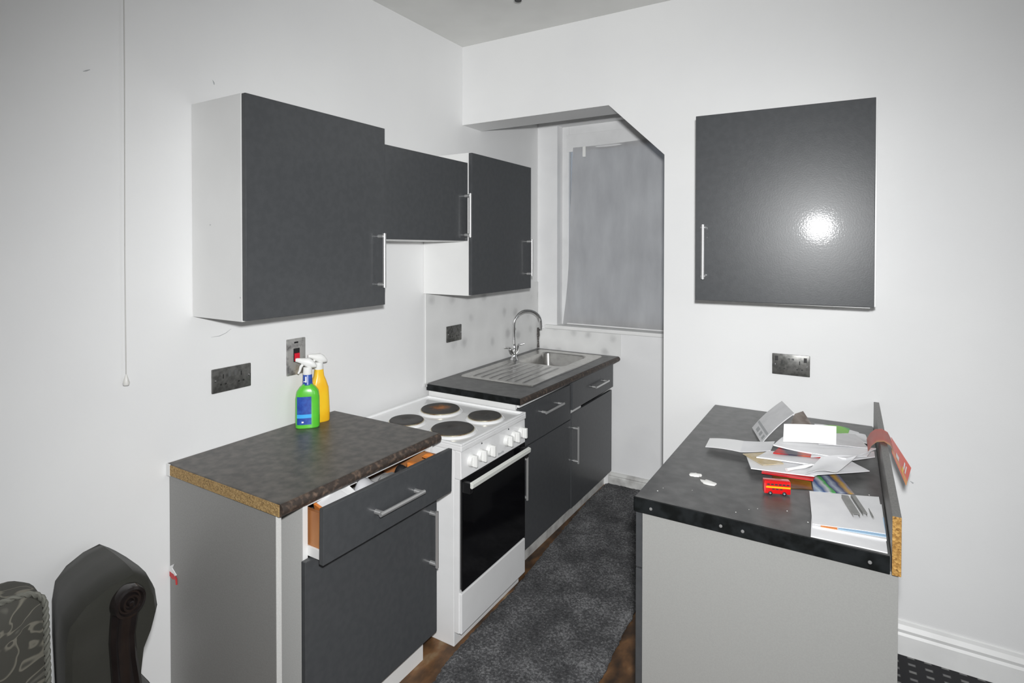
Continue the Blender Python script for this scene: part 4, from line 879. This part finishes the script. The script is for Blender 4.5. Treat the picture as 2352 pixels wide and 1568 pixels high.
cu = thing('cushion', 'floral brocade cushion with twisted rope piping standing in the armchair', 'cushion', (0.25, -2.42, 0.40))
def cush_ring(x, g):
    y0, y1, z0, z1 = -2.70+g, -2.158-g, 0.405+g, 0.812-g; r = 0.055; out = []
    for (cy, cz, a0) in ((y1-r, z0+r, -90), (y1-r, z1-r, 0), (y0+r, z1+0.03-r, 90), (y0+r, z0+r, 180)):
        for k in range(7):
            a = R(a0+15*k); out.append(Vector((x + 0.06*(0.6-cz), cy + r*math.cos(a), cz + r*math.sin(a))))
    return out
obj('cover', loft([cush_ring(0.175, 0.03), cush_ring(0.195, 0.006), cush_ring(0.235, 0.0), cush_ring(0.285, 0.004), cush_ring(0.300, 0.012), cush_ring(0.312, 0.06)]), 'brocade', cu, True)
base = cush_ring(0.300, 0.006)
dense = []
for i in range(len(base)):
    a, b_ = base[i], base[(i+1) % len(base)]; m_ = max(1, int((b_-a).length/0.004))
    for k in range(m_): dense.append(a.lerp(b_, k/m_))
bm = bmesh.new()
for ph in (0, math.pi):
    pts = []; L = 0
    for i, p in enumerate(dense):
        q = dense[(i+1) % len(dense)]; d = (q-p).normalized(); n1 = Vector((1, 0, 0)); n2 = d.cross(n1)
        a = ph + 2*math.pi*L/0.034; L += (q-p).length
        pts.append(p + (n1*math.cos(a) + n2*math.sin(a))*0.0036)
    tube(pts, 0.0042, 6, bm, closed=True)
obj('rope_piping', bm, 'rope_fabric', cu, True)

# blind: a hanging sheet of cloth on a roller, in front of the window frame
bl = thing('roller_blind', 'plain grey roller blind drawn down over the alcove window', 'blind', (0.6, YF-0.04, 1.08))
bm = bmesh.new(); rows = []
nx, nz = 40, 24
for j in range(nz+1):
    v = j/nz; row = []
    for i in range(nx+1):
        u = i/nx; xl = 0.262 - 0.075*(1-v)**2 + 0.006*math.sin(7*v); xr = 1.015
        x = xl + (xr-xl)*u; z = 1.086 + (2.385+0.012*u-1.086)*v
        y = YF - 0.036 - 0.006*math.sin(9*u+1.5*v) - 0.016*math.exp(-(u/0.05)**2)*(1-0.4*v)
        row.append(bm.verts.new((x, y, z)))
    rows.append(row)
for A, B in zip(rows, rows[1:]):
    for i in range(nx): bm.faces.new((A[i], A[i+1], B[i+1], B[i]))
bmesh.ops.solidify(bm, geom=bm.faces[:], thickness=0.0015)
obj('cloth', bm, 'blind_cloth', bl, True)
obj('roller', tube([(0.275, YF-0.024, 2.380), (1.010, YF-0.024, 2.380)], 0.010, 12), 'blind_cloth', bl, True)
obj('bracket', box(0.345, 0.368, YF-0.060, YF-0.046, 2.310, 2.385, 0.003), 'plastic_white', bl)
obj('bottom_bar', tube([(0.20, YF-0.042, 1.093), (1.000, YF-0.042, 1.091)], 0.006, 10), 'window_paint', bl, True)

# scuffs and specks
wl = bpy.data.objects['wall_left']; wb = bpy.data.objects['wall_back']
def scuff(parent, path, r, m_='print_grey'):
    o = obj('scuff', tube(path, r, 6), m_, None, True); o.parent = parent; return o
scuff(wl, [(0.0006, -1.958, 2.184), (0.0006, -1.950, 2.188), (0.0006, -1.940, 2.194)], [0.0008, 0.0022, 0.0008])
scuff(wl, [(0.0006, -1.552, 2.262), (0.0006, -1.547, 2.252), (0.0006, -1.546, 2.246)], [0.0008, 0.0024, 0.0008])
scuff(wl, [(0.0003, -1.563, 1.320), (0.0003, -1.53, 1.321), (0.0003, -1.505, 1.329), (0.0003, -1.485, 1.342)], [0.0004, 0.0012, 0.0010, 0.0004])
scuff(wb, [(2.222, -0.0004, 0.711), (2.232, -0.0004, 0.705)], [0.0012, 0.003])
c1_ = c1
for y_, z_, x_ in ((-1.6305, 1.727, 0.111), (-1.6305, 1.483, 0.280)):
    obj('speck', lathe([(0.0028, 0), (0.002, 0.0006), (0, 0.0008)], (x_, y_+0.0005, z_), (0, -1, 0), 8), 'print_grey', c1)

bm = bmesh.new()
for x_, y_, r_ in ((1.738, -1.102, 0.0022), (1.767, -1.066, 0.0016), (1.914, -1.063, 0.0030), (1.787, -1.048, 0.0016), (1.511, -1.078, 0.0032), (1.60, -1.02, 0.0015), (1.52, -1.05, 0.0015), (1.86, -1.02, 0.0026), (2.06, -0.78, 0.0028)):
    lathe([(r_*0.75, 0), (r_*0.5, 0.0006), (0, 0.0008)], (x_, y_, 0.9127), (0, 0, 1), 7, bm)
sp_ = obj('paint_specks', bm, 'flake_white', None, False, (1.75, -1.05, 0.9127)); sp_['kind'] = 'stuff'
sp_['label'] = 'tiny white paint specks scattered near the front of the charcoal worktop'; sp_['category'] = 'specks'
